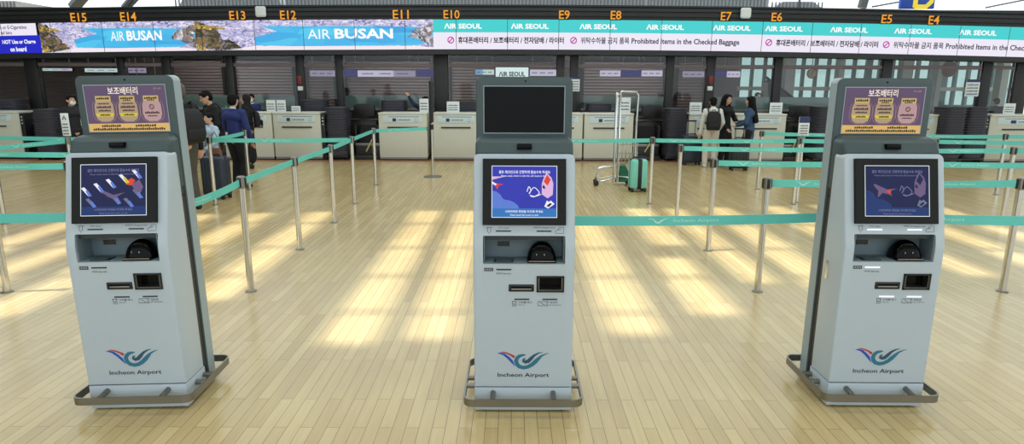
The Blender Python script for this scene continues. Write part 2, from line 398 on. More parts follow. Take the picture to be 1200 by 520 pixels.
# hanging zone letter seen above the beam
X, Z = at(1080, 0, 20)
t = thing('zone_sign', 'blue hanging sign with yellow letter above the beam at right', 'sign', (X, 20, Z))
MB().box((-.62, 0, -.25), (.42, .12, 1.4), M('sign_blue', (40, 84, 190), .4), .02).build('board', t)
mb = MB(); fr = lambda a, b, c: (a, -.01 - c, b)
mb.stroke([(-.18, .9, .14), (-.18, -.22, .14)], fr, M('sign_yellow', (250, 225, 70), emit=.9)); mb.stroke([(-.2, -.2, .14), (.15, -.2, .14), (.3, -.05, .14), (.34, .3, .14), (.3, .7, .14), (.1, .9, .14)], fr, M('sign_yellow', (250, 225, 70)))
mb.build('letter', t)
mb = MB(); mb.tube([(-.1, .06, 1.4), (-.1, .06, 3.5)], .03, STEEL); mb.build('hanger', t)

# ------------------------------------------------------------------ LED screens on the fascia
SEAM = M('led_seam', (60, 70, 80), .6)
TEAL = M('led_teal', (72, 208, 208), emit=1.0, var=.02); LAV = M('led_lavender', (238, 232, 246), emit=1.0, var=.01)
LWHT = M('led_white', (255, 255, 255), emit=1.0, var=.01); LBLU = M('led_blue', (36, 40, 196), emit=1.0, var=.03)
LINK = M('led_ink', (38, 32, 46), emit=1.0, var=.02); LMAG = M('led_magenta', (190, 50, 160), emit=1.0)
SEA = mat_mosaic('led_sea', [(70, 190, 235), (58, 168, 228), (84, 205, 240), (48, 150, 222)], 1.2, 1.0, (1, 1, 5))
CITY = mat_mosaic('led_city', [(238, 232, 248), (150, 150, 205), (222, 214, 240), (92, 92, 150), (246, 240, 250)], 8, 1.0, (1, 1, 2.2))
GARD = mat_mosaic('led_garden', [(44, 42, 34), (96, 84, 50), (34, 34, 30), (140, 116, 64), (150, 140, 156), (46, 52, 40), (40, 38, 32)], 7, 1.0, (1, 1, 1.8))
YELF = mat_mosaic('led_flowers', [(214, 172, 70), (110, 92, 46), (232, 198, 96), (60, 54, 40), (84, 74, 44)], 9)
ROCK = mat_mosaic('led_rocks', [(230, 226, 240), (80, 80, 110), (150, 130, 120), (50, 60, 60), (240, 238, 248)], 8)
SAND = M('led_sand', (244, 232, 240), emit=1.0, var=.02)
KX = 14.41 / 737.0
def ax(px): return (px - 600) * KX
def az(f): return LZ0 + (LZ1 - LZ0) * f                        # 0 bottom, 1 top
F = FR()
def led(name, lab, px0, px1, seams):
    x0, x1 = ax(px0), ax(px1); t = thing(name, lab, 'LED sign', ((x0 + x1) / 2, FY, az(.5) + camber((x0 + x1) / 2)))
    o = t.location / S
    def L(a, b, c): p = F(a, b, c); return (p[0] - o[0], p[1] - o[1], p[2] - o[2])
    mb = MB(); rings = []
    for i in range(9):
        X = x0 + (x1 - x0) * i / 8; rings.append([L(X, LZ0 - .01, 0), L(X, LZ0 - .01, -.06), L(X, LZ1 + .01, -.06), L(X, LZ1 + .01, 0)])
    mb.loft(rings, BLACK); mb.build('housing', t)
    if seams:
        for p in seams: MB().rect(ax(p) - .006, LZ0, ax(p) + .006, LZ1, L, SEAM, .008).build('module_joint', t)
    return t, L, x0, x1

t, L, x0, x1 = led('notice_screen', 'LED screen at far left with blue notice about charging on board', -40, 46, [2])
mb = MB(); mb.rect(x0, LZ0, x1, az(.60), L, LBLU, .002, 4); mb.rect(x0, az(.60), ax(43), LZ1, L, LAV, .002, 4); mb.build('picture', t)
MB().text('NOT Use or Charge', ax(1), az(.28), ax(40), az(.46), L, LWHT, .006, .03).build('lettering', t, label='white lettering on blue'); mb = MB(); mb.text('on board', ax(9), az(.06), ax(28), az(.22), L, LWHT, .006, .03)
mb.build('lettering', t, label='white lettering on blue'); mb = MB(); mb.text('ies or E-Cigarettes', ax(-2), az(.78), ax(32), az(.94), L, LINK, .006); mb.text('nd bins', ax(1), az(.64), ax(14), az(.76), L, LINK, .006); mb.build('lettering', t, label='dark lettering on pale lilac')

def busan(lab, px0, px1, tx0, tx1, seams, sea0):
    t, L, x0, x1 = led('airline_screen', lab, px0, px1, seams); wpx = px1 - px0
    mb = MB(); mb.rect(x0, LZ0, x1, LZ1, L, CITY, .001, 8)
    s0 = ax(px0 + wpx * .30); s1 = ax(px1)
    mb.flat([(s0 - .25, az(.16)), (s0 + .6, az(.12)), (s1 - .35, az(.14)), (s1, az(.30)), (s1, az(.74)), (s1 - 1.2, az(.78)), (s0 - .1, az(.80)), (s0 + .25, az(.62)), (s0 - .3, az(.42))], L, SEA, .002)
    mb.flat([(s0 - .9, az(.0)), (s1, az(.0)), (s1, az(.06)), (s1 - .4, az(.12)), (s0 + .6, az(.12)), (s0 - .3, az(.14))], L, SAND, .003)
    g1 = ax(px0 + wpx * .22); gw = g1 - x0; rnd = random.Random(5)
    def rough(pts, amp, n=7):
        out = []
        for (a, b), (c, d) in zip(pts, pts[1:] + pts[:1]):
            for k in range(n): u = k / n; out.append((min(max(a + (c - a) * u + rnd.uniform(-amp, amp), x0), x1), min(max(b + (d - b) * u + rnd.uniform(-amp, amp) * .6, LZ0), LZ1)))
        return out
    mb.flat(rough([(x0, az(0)), (x0 + gw * .95, az(0)), (x0 + gw * .75, az(.22)), (x0 + gw * .55, az(.38)), (x0 + gw * .45, az(.62)), (x0 + gw * .2, az(.9)), (x0, az(.97))], .05), L, GARD, .003)
    mb.flat(rough([(x0, az(.74)), (x0 + gw * .3, az(.70)), (x0 + gw * .58, az(.68)), (x0 + gw * .5, az(.78)), (x0 + gw * .25, az(.82)), (x0, az(.90))], .04), L, YELF, .004)
    mb.flat(rough([(x0, az(.02)), (x0 + .3, az(.02)), (x0 + .2, az(.16)), (x0, az(.34))], .04), L, YELF, .004)
    mb.flat(rough([(s1, az(.06)), (s1, az(.9)), (s1 - .3, az(.74)), (s1 - .5, az(.55)), (s1 - .6, az(.45)), (s1 - .3, az(.3))], .05), L, ROCK, .004)
    mb.build('picture', t)
    d = tx1 - tx0
    mb = MB(); mb.text('AIR', ax(tx0), az(.36), ax(tx0 + d * .265), az(.68), L, LWHT, .006, 0); mb.text('BUSAN', ax(tx0 + d * .315), az(.36), ax(tx1), az(.70), L, LWHT, .006, .03); mb.build('lettering', t, label='white airline name')
busan('narrower coastal LED screen with white airline name under E14', 46, 228, 129, 189, [60, 120, 180], 0)
busan('wider coastal LED screen with white airline name under E11 and E12', 228, 507, 360, 460, [236, 298, 355, 415, 474], 0)

def seoul(lab, px0, px1, names, groups, seams):
    t, L, x0, x1 = led('airline_screen', lab, px0, px1, seams)
    mb = MB(); mb.rect(x0, LZ0, x1, az(.57), L, LAV, .002, 10); mb.rect(x0, az(.57), x1, LZ1, L, TEAL, .002, 10); mb.build('picture', t)
    for c in names: MB().text('ΛIR SEOUL', ax(c - 22), az(.69), ax(c + 22), az(.87), L, LWHT, .006, .035).build('lettering', t, label='white airline name on teal')
    for kind, p0, p1 in groups:
        mb = MB(); c = ax(p0 - 8.5); zc = az(.31); r = .066
        mb.stroke([(c + r * math.cos(a), zc + r * math.sin(a), .024) for a in [2 * PI * i / 20 for i in range(21)]], L, LMAG, .006)
        mb.stroke([(c - r * .7, zc - r * .7, .024), (c + r * .7, zc + r * .7, .024)], L, LMAG, .006); mb.build('prohibition_mark', t, label='magenta crossed circle'); mb = MB()
        if kind == 0: mb.text('휴대폰배터리 / 보조배터리 / 전자담배 / 라이터', ax(p0), az(.2), ax(p1), az(.42), L, LINK, .006, .03)
        else:
            d = p1 - p0; mb.text('위탁수하물 금지 품목', ax(p0), az(.2), ax(p0 + d * .305), az(.42), L, LINK, .006, .02); mb.build('notice', t, label='black baggage notice'); mb = MB(); mb.text('Prohibited Items in the Checked Baggage', ax(p0 + d * .32), az(.16), ax(p1), az(.4), L, LINK, .006, .022)
        mb.build('notice', t, label='black baggage notice')
seoul('teal and white LED screen with baggage notice, from E10 to E7', 507, 888, [542, 620, 700, 778, 856], [(0, 536, 660), (1, 680, 866)], [534, 594, 654, 714, 774, 833])
seoul('teal and white LED screen with baggage notice, right of E7', 888, 1262, [917, 993, 1068, 1144, 1222], [(0, 909, 1029), (1, 1047, 1240)], [892, 950, 1007, 1065, 1123, 1181])

# counter numbers on the beam
for n, px in [('E15', 95), ('E14', 153), ('E13', 280), ('E12', 339), ('E11', 470), ('E10', 529), ('E9', 660), ('E8', 720), ('E7', 848), ('E6', 907), ('E5', 1035), ('E4', 1090)]:
    X = ax(px); wd = .085 * len(n) * .99; t = thing('counter_number', 'orange lit counter number %s on the dark beam' % n, 'sign', (X, FY, 3.115 + camber(X)), group='counter numbers on the beam')
    MB().text(n, -wd * .72, .005, wd * .72, .195, lambda a, b, c: (a, -.045 - c, b), ORANGE, 0, .012).build('digits', t, fix=False)
    mb = MB(); mb.box((-wd * .72, -.042, -.012), (wd * .72, -.01, .002), MATTE); mb.build('mount', t)
for px, lab in [(308, 'white rounded box on the beam between E13 and E12'), (870, 'white rounded box on the beam between E7 and E6')]:
    X = ax(px); t = thing('access_point', lab, 'wall box', (X, FY - .05, 3.17 + camber(X)))
    MB().box((-.12, -.06, 0), (.12, .03, .235), PAPER, .055, 4).build('cover', t); MB().box((-.1, .03, .02), (.1, .05, .21), DSTEEL).build('bracket', t)

# ------------------------------------------------------------------ check-in kiosks (the largest objects)
def rrect(w2, y0, y1, z, r=.012, n=3):
    """horizontal ring, front at y0, rounded vertical edges"""
    r = max(1e-4, min(r, w2 * .9, (y1 - y0) * .45)); p = []
    for cxx, cyy, a0 in ((w2 - r, y0 + r, -90), (w2 - r, y1 - r, 0), (-w2 + r, y1 - r, 90), (-w2 + r, y0 + r, 180)):
        for i in range(n + 1):
            a = math.radians(a0 + 90 * i / n); p.append((cxx + r * math.cos(a), cyy + r * math.sin(a), z))
    return p
def shell(prof, w2, R, m, mb=None, r=.012):
    """prof: (z, yfront, yback) upwards; top corners rounded with radius R in the front view"""
    mb = mb or MB(); zt = prof[-1][0]; rings = []
    def at_z(z):
        for (za, fa, ba), (zb, fb, bb) in zip(prof[:-1], prof[1:]):
            if za <= z <= zb: k = (z - za) / max(1e-9, zb - za); return fa + (fb - fa) * k, ba + (bb - ba) * k
        return prof[-1][1:]
    zs = [p[0] for p in prof if p[0] < zt - R] + [zt - R + R * math.sin(PI / 2 * i / 7) for i in range(8)] + [p[0] for p in prof if zt - R <= p[0] <= zt]
    for z in sorted(set(round(q, 5) for q in zs)):
        f, b = at_z(z); ww = w2
        if z > zt - R: dz = z - (zt - R); ww = w2 - R + math.sqrt(max(0, R * R - dz * dz))
        rings.append(rrect(ww, f, b, z, r))
    return mb.loft(rings, m)

BEND_Z, TOP_Z, TOP_Y = .88, 1.33, .11
SL = math.hypot(TOP_Z - BEND_Z, TOP_Y); sy, sz = TOP_Y / SL, (TOP_Z - BEND_Z) / SL
def FS(a, b, c): return (a, sy * b - sz * c, BEND_Z + sz * b + sy * c)          # on the sloped upper front
def FF(a, b, c): return (a, -c, b)                                              # on the upright lower front
SCR_BLUE = M('screen_blue', (52, 58, 178), .3, emit=.95, var=.22, scale=5); SCR_DIM = M('screen_navy', (26, 32, 84), .12, emit=.75, var=.25, scale=5)
SCR_CLOUD = M('screen_cloud', (96, 128, 214), emit=.95, var=.05); SCR_BAR = M('screen_bar', (54, 120, 190), emit=.95, var=.04); SCR_BARD = M('screen_bar_dim', (40, 66, 128), emit=.7)
SCR_PINK = M('screen_pink', (226, 186, 226), emit=.95); SCR_PINKD = M('screen_pink_dim', (120, 100, 140), emit=.8); SCR_RED = M('screen_red', (226, 70, 50), emit=.95)
SCR_W = M('screen_white', (236, 236, 250), emit=1.0); SCR_WD = M('screen_grey', (120, 128, 160), emit=.8); SCR_DK = M('screen_dark', (40, 30, 70), emit=.8)
AD_BG = M('ad_purple', (104, 84, 114), .2, emit=.8, var=.3, scale=3); AD_TAG = M('ad_tag', (188, 160, 134), emit=.85, var=.1); AD_GOLD = M('ad_gold', (226, 186, 112), emit=.9, var=.05)
AD_TAG2 = M('ad_tag_pink', (196, 160, 160), emit=.85, var=.08); AD_RING = M('ad_ring', (168, 136, 116), emit=.85); AD_YEL = M('ad_yellow', (216, 204, 50), emit=.9); AD_INK = M('ad_ink', (40, 26, 34), emit=.8); AD_HEAD = M('ad_heading', (250, 238, 220), emit=1.0); AD_TAGTOP = M('ad_tag_top', (206, 180, 120), emit=.85)
LOGO_R = M('logo_red', (178, 44, 52), .5); LOGO_B = M('logo_blue', (34, 74, 178), .5); LOGO_T = M('logo_teal', (36, 112, 138), .5); LOGO_D = M('logo_slate', (38, 78, 104), .5)

def logo(mb, fr, cx, cy, k, r, b, t, d, c=.001):
    """wing and wave emblem; k = half width"""
    P = lambda pts: [(cx + (x - 587) / 243 * k, cy - (y - 172) / 243 * k, *( [w_ / 243 * k] if w_ else [])) for x, y, w_ in pts]
    Q = lambda pts: [(cx + (x - 587) / 243 * k, cy - (y - 172) / 243 * k) for x, y in pts]
    mb.flat(Q([(372, 90), (400, 86), (435, 92), (475, 108), (514, 128), (500, 150), (470, 124), (430, 104)]), fr, r, c)
    mb.flat(Q([(343, 98), (380, 95), (420, 106), (460, 138), (492, 172), (514, 234), (478, 194), (440, 152), (400, 118)]), fr, b, c)
    mb.stroke(P([(612, 116, 8), (585, 118, 22), (552, 128, 32), (530, 150, 38), (522, 178, 40), (530, 208, 40), (552, 232, 38), (590, 243, 36), (630, 236, 36), (668, 214, 38), (700, 184, 40), (730, 152, 32), (756, 126, 18), (800, 104, 9), (830, 97, 2)]), fr, t, c)
    mb.stroke(P([(770, 88, 2), (730, 97, 12), (690, 120, 22), (660, 152, 34), (632, 180, 36), (606, 186, 34), (588, 176, 26), (592, 160, 18), (610, 150, 8)]), fr, d, c + .0004)
def tiny(mb, a0, b0, a1, b1, fr, m, n, c=.001):
    """a line of very small characters"""
    w_ = (a1 - a0) / n
    for i in range(n):
        h = (b1 - b0) * (.75 + .25 * ((i * 7) % 3) / 2); mb.rect(a0 + i * w_, b0, a0 + i * w_ + w_ * .78, b0 + h, fr, m, c)
def curve(pts, n=6):
    out = []
    for i in range(len(pts) - 1):
        p0 = pts[max(0, i - 1)]; p1 = pts[i]; p2 = pts[i + 1]; p3 = pts[min(len(pts) - 1, i + 2)]
        for j in range(n):
            t_ = j / n; out.append(tuple(.5 * ((2 * b) + (c - a) * t_ + (2 * a - 5 * b + 4 * c - d) * t_ ** 2 + (-a + 3 * b - 3 * c + d) * t_ ** 3) for a, b, c, d in zip(p0, p1, p2, p3)))
    return out + [tuple(pts[-1])]

_km = {}
def kmesh(name, fn):
    if name not in _km:
        mb = fn(); me = mb.mesh(name); bm = bmesh.new(); bm.from_mesh(me); bmesh.ops.recalc_face_normals(bm, faces=bm.faces); bm.to_mesh(me); bm.free(); _km[name] = me
    return _km[name]
def body_mesh():
    if 'body' in _km: return _km['body']
    a = shell([(.146, 0, .205), (BEND_Z - .012, 0, .205), (BEND_Z + .012, .003, .205), (TOP_Z, TOP_Y, .205)], .25, .028, WHITEP, r=.010).mesh('body')
    c = MB(); c.box((-.202, -.2, .80), (.202, .125, .94), BAYG, .006); c.box((-.072, -.03, .662), (.047, .02, .692), BAYG); c.box((.068, -.03, .660), (.195, .055, .736), BAYG)
    me = cut(a, c.mesh('cutter'), 'body'); 
    me.polygons.foreach_set('use_smooth', [True] * len(me.polygons)); me.set_sharp_from_angle(angle=math.radians(25)); _km['body'] = me; return me
def touch_picture(kind):
    mb = MB(); x0, x1, b0, b1 = -.157, .157, .153, .401; R_ = lambda u, v: (x0 + (x1 - x0) * u, b0 + (b1 - b0) * v)
    live = kind == 'live'; base = SCR_BLUE if live else SCR_DIM
    mb.rect(x0, b0, x1, b1, FS, base, .0215)
    q = .0222; w_ = SCR_W if live else SCR_WD; pk = SCR_PINK if live else SCR_PINKD
    T = lambda pts, m, c=q: mb.flat([R_(*p) for p in pts], FS, m, c)
    mb.text('셀프 체크인으로 간편하게 탑승수속 하세요', *R_(.1, .855), *R_(.9, .92), FS, w_, q, .02); mb.text('Please easily check in with this self check-in kiosk', *R_(.14, .785), *R_(.86, .83), FS, w_, q, .01)
    T([(0, 0), (1, 0), (1, .17), (0, .17)], SCR_BAR if live else SCR_BARD, .0219)
    mb.text('시작하려면 화면을 터치해 주세요', *R_(.2, .085), *R_(.79, .135), FS, w_, q, .02); mb.text('Please touch the screen to start', *R_(.28, .025), *R_(.72, .06), FS, w_, q, .01)
    if kind != 'dim_tickets':
        T([(0, .17), (.42, .17), (.4, .23), (.34, .29), (.27, .33), (.2, .34), (.16, .37), (.13, .44), (.07, .5), (0, .52)], SCR_CLOUD if live else SCR_BARD, .0218)
        # isometric kiosk in the picture, coil and ticket
        T([(.77, .45), (.86, .37), (.94, .44), (.95, .66), (.92, .78), (.84, .88), (.79, .74), (.77, .66)], pk); T([(.80, .70), (.86, .62), (.91, .74), (.85, .84)], SCR_RED if live else SCR_DIM, q + .0004)
        T([(.78, .58), (.82, .55), (.82, .60), (.79, .64)], SCR_DK, q + .0004); T([(.81, .21), (.87, .17), (.97, .26), (.91, .33), (.88, .30), (.85, .33)], w_); T([(.84, .22), (.88, .2), (.93, .26), (.9, .28)], SCR_DK, q + .0004)
        mb.stroke([(*R_(u, v), .004) for u, v in curve([(.54, .5), (.57, .60), (.60, .52), (.57, .46), (.64, .58), (.70, .54), (.73, .47), (.66, .41), (.59, .43), (.64, .40), (.76, .45)])], FS, w_, q)
        if live: T([(0, .80), (.2, .80), (.02, .74), (0, .74)], SCR_PINK); T([(0, .68), (.08, .66), (.18, .65), (.1, .62), (.08, .54), (.05, .61), (0, .64)], SCR_RED); T([(0, .7), (.07, .65), (.05, .62), (0, .66)], SCR_W, q + .0004)
        else: T([(.12, .62), (.15, .64), (.34, .53), (.5, .55), (.38, .49), (.4, .45), (.42, .39), (.37, .43), (.27, .46), (.19, .36), (.2, .5)], pk); T([(.33, .5), (.4, .53), (.4, .46), (.36, .45)], SCR_RED, q + .0004)
    else:
        for u, v, m in [(.05, .52, 0), (.24, .60, 0), (.43, .68, 0), (.63, .77, 1), (.83, .86, 0), (.84, .47, 0), (.12, .3, 0), (.5, .36, 0), (.7, .3, 0)]:
            T([(u - .05, v + .02), (u, v + .04), (u + .12, v - .13), (u + .07, v - .15)], SCR_W if v > .5 else SCR_WD)
            T([(u + .02, v - .03), (u + .055, v - .02), (u + .12, v - .13), (u + .07, v - .15)], AD_YEL if m else SCR_CLOUD, q + .0004)
        T([(.3, .45), (.36, .48), (.5, .4), (.68, .45), (.56, .37), (.62, .24), (.54, .3), (.42, .36), (.36, .42)], pk); T([(.68, .66), (.78, .73), (.84, .68), (.78, .58), (.7, .6)], SCR_RED); T([(.78, .6), (.9, .7), (.96, .55), (.9, .38), (.84, .44)], SCR_PINKD)
    mb.rect(x0 - .003, b0 - .003, x0, b1 + .003, FS, STEEL, .0216); mb.rect(x1, b0 - .003, x1 + .003, b1 + .003, FS, STEEL, .0216); mb.rect(x0, b1, x1, b1 + .003, FS, STEEL, .0216); mb.rect(x0, b0 - .003, x1, b0, FS, STEEL, .0216)
    return mb
PY = .26                                                                       # front of the tall back panel
def FP(a, b, c): return (a, PY - c, b)
def ad_picture(on):
    mb = MB(); x0, x1, z0, z1 = -.203, .203, 1.424, 1.655; R_ = lambda u, v: (x0 + (x1 - x0) * u, z0 + (z1 - z0) * v)
    mb.rect(x0, z0, x1, z1, FP, AD_BG if on else BLACKG, .003)
    mb.rect(x0 - .004, z0 - .004, x0, z1 + .004, FP, LGREYP, .0034); mb.rect(x1, z0 - .004, x1 + .004, z1 + .004, FP, LGREYP, .0034); mb.rect(x0, z0 - .004, x1, z0, FP, LGREYP, .0034); mb.rect(x0, z1, x1, z1 + .004, FP, LGREYP, .0034)
    if not on: return mb
    q = .004; T = lambda pts, m, c=q: mb.flat([R_(*p) for p in pts], FP, m, c)
    mb.text('보조배터리', *R_(.29, .80), *R_(.66, .965), FP, AD_HEAD, q, .012)
    T([(0, 0), (1, 0), (1, .175), (0, .175)], AD_GOLD)
    tiny(mb, *R_(.16, .10), *R_(.40, .15), FP, AD_INK, 9, q + .0005); tiny(mb, *R_(.58, .10), *R_(.84, .15), FP, AD_INK, 9, q + .0005); tiny(mb, *R_(.05, .025), *R_(.95, .08), FP, AD_INK, 34, q + .0005)
    mb.text('KO | EN', *R_(.86, .9), *R_(.95, .94), FP, AD_TAG, q)
    for k, u in enumerate((.22, .515, .81)):
        def bottle(s, dz=0): return [(u - .095 * s, .74 + dz), (u - .095 * s, .66), (u - .115 * s, .58), (u - .12 * s, .38), (u - .1 * s, .27 - dz), (u - .05 * s, .22 - dz), (u + .05 * s, .22 - dz), (u + .1 * s, .27 - dz), (u + .12 * s, .38), (u + .115 * s, .58), (u + .095 * s, .66), (u + .095 * s, .74 + dz)]
        mb.stroke([(*R_(*p), .0022) for p in bottle(1.22, .012)[1:-1]], FP, AD_RING, q); T(bottle(1), AD_TAG2 if k == 2 else AD_TAG)
        T([(u - .095, .66), (u + .095, .66), (u + .095, .775), (u - .095, .775)], AD_TAGTOP, q + .0003)
        c = q + .0008
        tiny(mb, *R_(u - .08, .70), *R_(u + .08, .745), FP, AD_INK, 6, c)
        if k: tiny(mb, *R_(u - .05, .665), *R_(u + .05, .695), FP, AD_INK, 4, c)
        if k < 2:
            tiny(mb, *R_(u - .07, .595), *R_(u + .07, .625), FP, AD_INK, 9, c); tiny(mb, *R_(u - .09, .51), *R_(u + .09, .56), FP, AD_INK, 9, c); tiny(mb, *R_(u - .07, .44), *R_(u + .08, .48), FP, AD_INK, 8, c)
            T([(u - .1, .33), (u + .1, .33), (u + .11, .40), (u - .11, .40)], AD_YEL, c); tiny(mb, *R_(u - .06, .345), *R_(u + .07, .385), FP, AD_INK, 7, c + .0004)
        else:
            ci = R_(u, .53); mb.stroke([(ci[0] + .011 * math.cos(a), ci[1] + .011 * math.sin(a), .004) for a in [2 * PI * i / 14 for i in range(15)]], FP, AD_INK, c); mb.stroke([(ci[0] - .008, ci[1] + .008, .003), (ci[0] + .008, ci[1] - .008, .003)], FP, LOGO_R, c)
            tiny(mb, *R_(u - .09, .38), *R_(u + .09, .43), FP, AD_INK, 10, c); tiny(mb, *R_(u - .06, .32), *R_(u + .06, .35), FP, AD_INK, 8, c)
    return mb

def make_kiosk(label, x, y, rz, ad_on, touch, lit, lock):
    t = thing('checkin_kiosk', label, 'check-in kiosk', (x, y, 0), rz, 'self check-in kiosks')
    put('body', body_mesh(), t)
    def f():
        mb = MB(); mb.box((-.25, 0, .012), (.25, .215, .14), WHITEP, .006); mb.box((-.245, .2, .012), (.245, .37, .05), DSTEEL, .004); mb.box((-.243, .006, .135), (.243, .2, .15), MATTE)
        for sx in (-.2, .2):
            for yy in (.04, .18, .33): mb.lathe([(.02, 0), (.02, .014)], BLACK, 10, (sx, yy, 0))
        return mb
    put('plinth', kmesh('plinth', f), t)
    def f():
        mb = shell([(.05, PY, PY + .085), (1.703, PY, PY + .085)], .245, .032, GREYP, r=.006); k = mb.mi(LGREYP)
        for i, fc in enumerate(mb.f):
            if len(fc) == 4 and min(mb.v[q][1] for q in fc) > PY + .004: mb.m[i] = k
        return mb
    put('back_panel', kmesh('back_panel', f), t, label='tall grey back panel with paler sides')
    def f():
        mb = MB(); mb.box((-.235, .2, .05), (.235, PY + .005, 1.16), RECESS); mb.box((-.2355, .199, 1.09), (.2355, PY, 1.095), MATTE); return mb
    put('spine', kmesh('spine', f), t, label='dark recessed strip')
    put('hood', kmesh('hood', lambda: shell([(1.14, .19, PY + .004), (1.30, .15, PY + .004), (1.335, .125, PY + .004), (1.385, .148, PY + .004), (1.402, .165, PY + .004), (1.412, .19, PY + .004)], .2435, .04, GREYP, r=.02)), t, label='grey rounded hood')
    put('sensor_window', kmesh('sensor_window', lambda: MB().box((-.037, .118, 1.352), (.037, .16, 1.379), BLACKG, .004)), t)
    put('camera', kmesh('camera', lambda: MB().tube([(.006, PY + .004, 1.682), (.006, PY - .003, 1.682)], .0045, BLACKG, 12)), t)
    k = 'ad_on' if ad_on else 'ad_off'
    put('advert_display', kmesh(k, lambda: ad_picture(ad_on)), t, label='purple power-bank advert on display' if ad_on else 'switched-off black display')
    fr = put('touch_screen', kmesh('touch_frame', lambda: MB().add([FS(a, b, c) for c in (.0, .018, .021) for a, b in ((-.204, .114), (.204, .114), (.204, .4385), (-.204, .4385))], [(0, 1, 5, 4), (1, 2, 6, 5), (2, 3, 7, 6), (3, 0, 4, 7), (4, 5, 9, 8), (5, 6, 10, 9), (6, 7, 11, 10), (7, 4, 8, 11), (8, 9, 10, 11)], M('bezel_black', (24, 27, 25), .5, var=.02, spec=.2))), t)
    put('picture', kmesh('touch_' + touch, lambda: touch_picture(touch)), fr, label='blue start page' if touch == 'live' else 'dim reflective blue start page')
    # bay with passport reader
    def f():
        mb = MB(); mb.box((-.2, .119, .802), (.2, .124, .938), BAYG); mb.box((-.2, .004, .798), (.2, .12, .806), BAYG); mb.box((-.2, .03, .915), (.2, .12, .939), M('bay_dark', (44, 52, 58), .5)); mb.box((-.132, .114, .862), (-.073, .12, .886), BLACK)
        mb.box((-.148, .01, .806), (-.053, .075, .811), BLACK, .002); mb.box((-.138, .004, .8112), (-.063, .05, .8125), GREYP); mb.box((-.198, .01, .80), (-.194, .12, .938), BAYG); mb.box((.194, .01, .80), (.198, .12, .938), BAYG); return mb
    put('scanner_bay', kmesh('scanner_bay', f), t)
    def f():
        mb = MB(); rings = []
        for i in range(9):
            a = PI / 2 * i / 8; rings.append([(.088 + math.cos(a) * .074 * math.copysign(abs(math.cos(b)) ** .6, math.cos(b)), .062 + math.cos(a) * .055 * math.copysign(abs(math.sin(b)) ** .6, math.sin(b)), .806 + .095 * math.sin(a)) for b in [2 * PI * j / 24 for j in range(24)]])
        mb.loft(rings, BLACKG); mb.box((.015, .0, .804), (.16, .05, .818), BLACKG, .006); mb.tube([(.022, -.001, .815), (.152, -.001, .815)], .0018, STEEL, 6)
        for xx in (.062, .1): mb.ell((xx, .012, .845), (.0012, .003, .005), PAPER)
        return mb
    put('passport_reader', kmesh('passport_reader', f), t, label='black domed passport reader')
    def f():
        mb = MB(); mb.box((-.076, -.004, .658), (.051, .012, .696), BLACK, .004); mb.box((-.062, -.0055, .668), (.037, 0, .676), DSTEEL, .001); mb.box((-.064, -.0052, .677), (.039, 0, .686), BLACKG); return mb
    put('receipt_slot', kmesh('receipt_slot', f), t)
    def f():
        mb = MB()
        mb.box((.063, -.005, .656), (.2, .004, .664), BLACK); mb.box((.063, -.005, .732), (.2, .004, .740), BLACK); mb.box((.063, -.005, .656), (.073, .004, .740), BLACK); mb.box((.19, -.005, .656), (.2, .004, .740), BLACK)
        mb.box((.07, .045, .66), (.194, .05, .738), BLACKG); mb.box((.072, .0, .664), (.192, .045, .667), DSTEEL); mb.box((.073, -.003, .664), (.076, .04, .734), DSTEEL); mb.box((.187, -.003, .664), (.19, .04, .734), DSTEEL); return mb
    put('ticket_slot', kmesh('ticket_slot', f), t)
    on = LEDON if lit else M('led_off', (40, 50, 60), .35)
    for nm, a0, a1, b, frm in [('c', -.139, -.064, .085, FS), ('p', .061, .134, .085, FS), ('b', -.137, -.062, .7725, FF), ('t', -.047, .028, .6185, FF), ('d', .093, .167, .6185, FF)]:
        put('indicator_light', kmesh('ind_%s_%d' % (nm, lit), lambda: MB().prism([(a0, b - .0035), (a1, b - .0035), (a1, b + .0035), (a0, b + .0035)], .002, frm, on)), t, label='lit white indicator strip' if lit else None)
    e = .0006
    def strokes(ps, frm, wd): 
        mb = MB()
        for p in ps: mb.stroke([(a, b, wd) for a, b in p], frm, INK, e)
        return mb
    def qr():
        mb = MB(); mb.rect(-.197, .764, -.152, .781, FF, INK, e)
        for i in range(6): mb.rect(-.193 + i * .0066, .768, -.193 + i * .0066 + .0026, .778, FF, WHITEP, e * 2)
        return mb
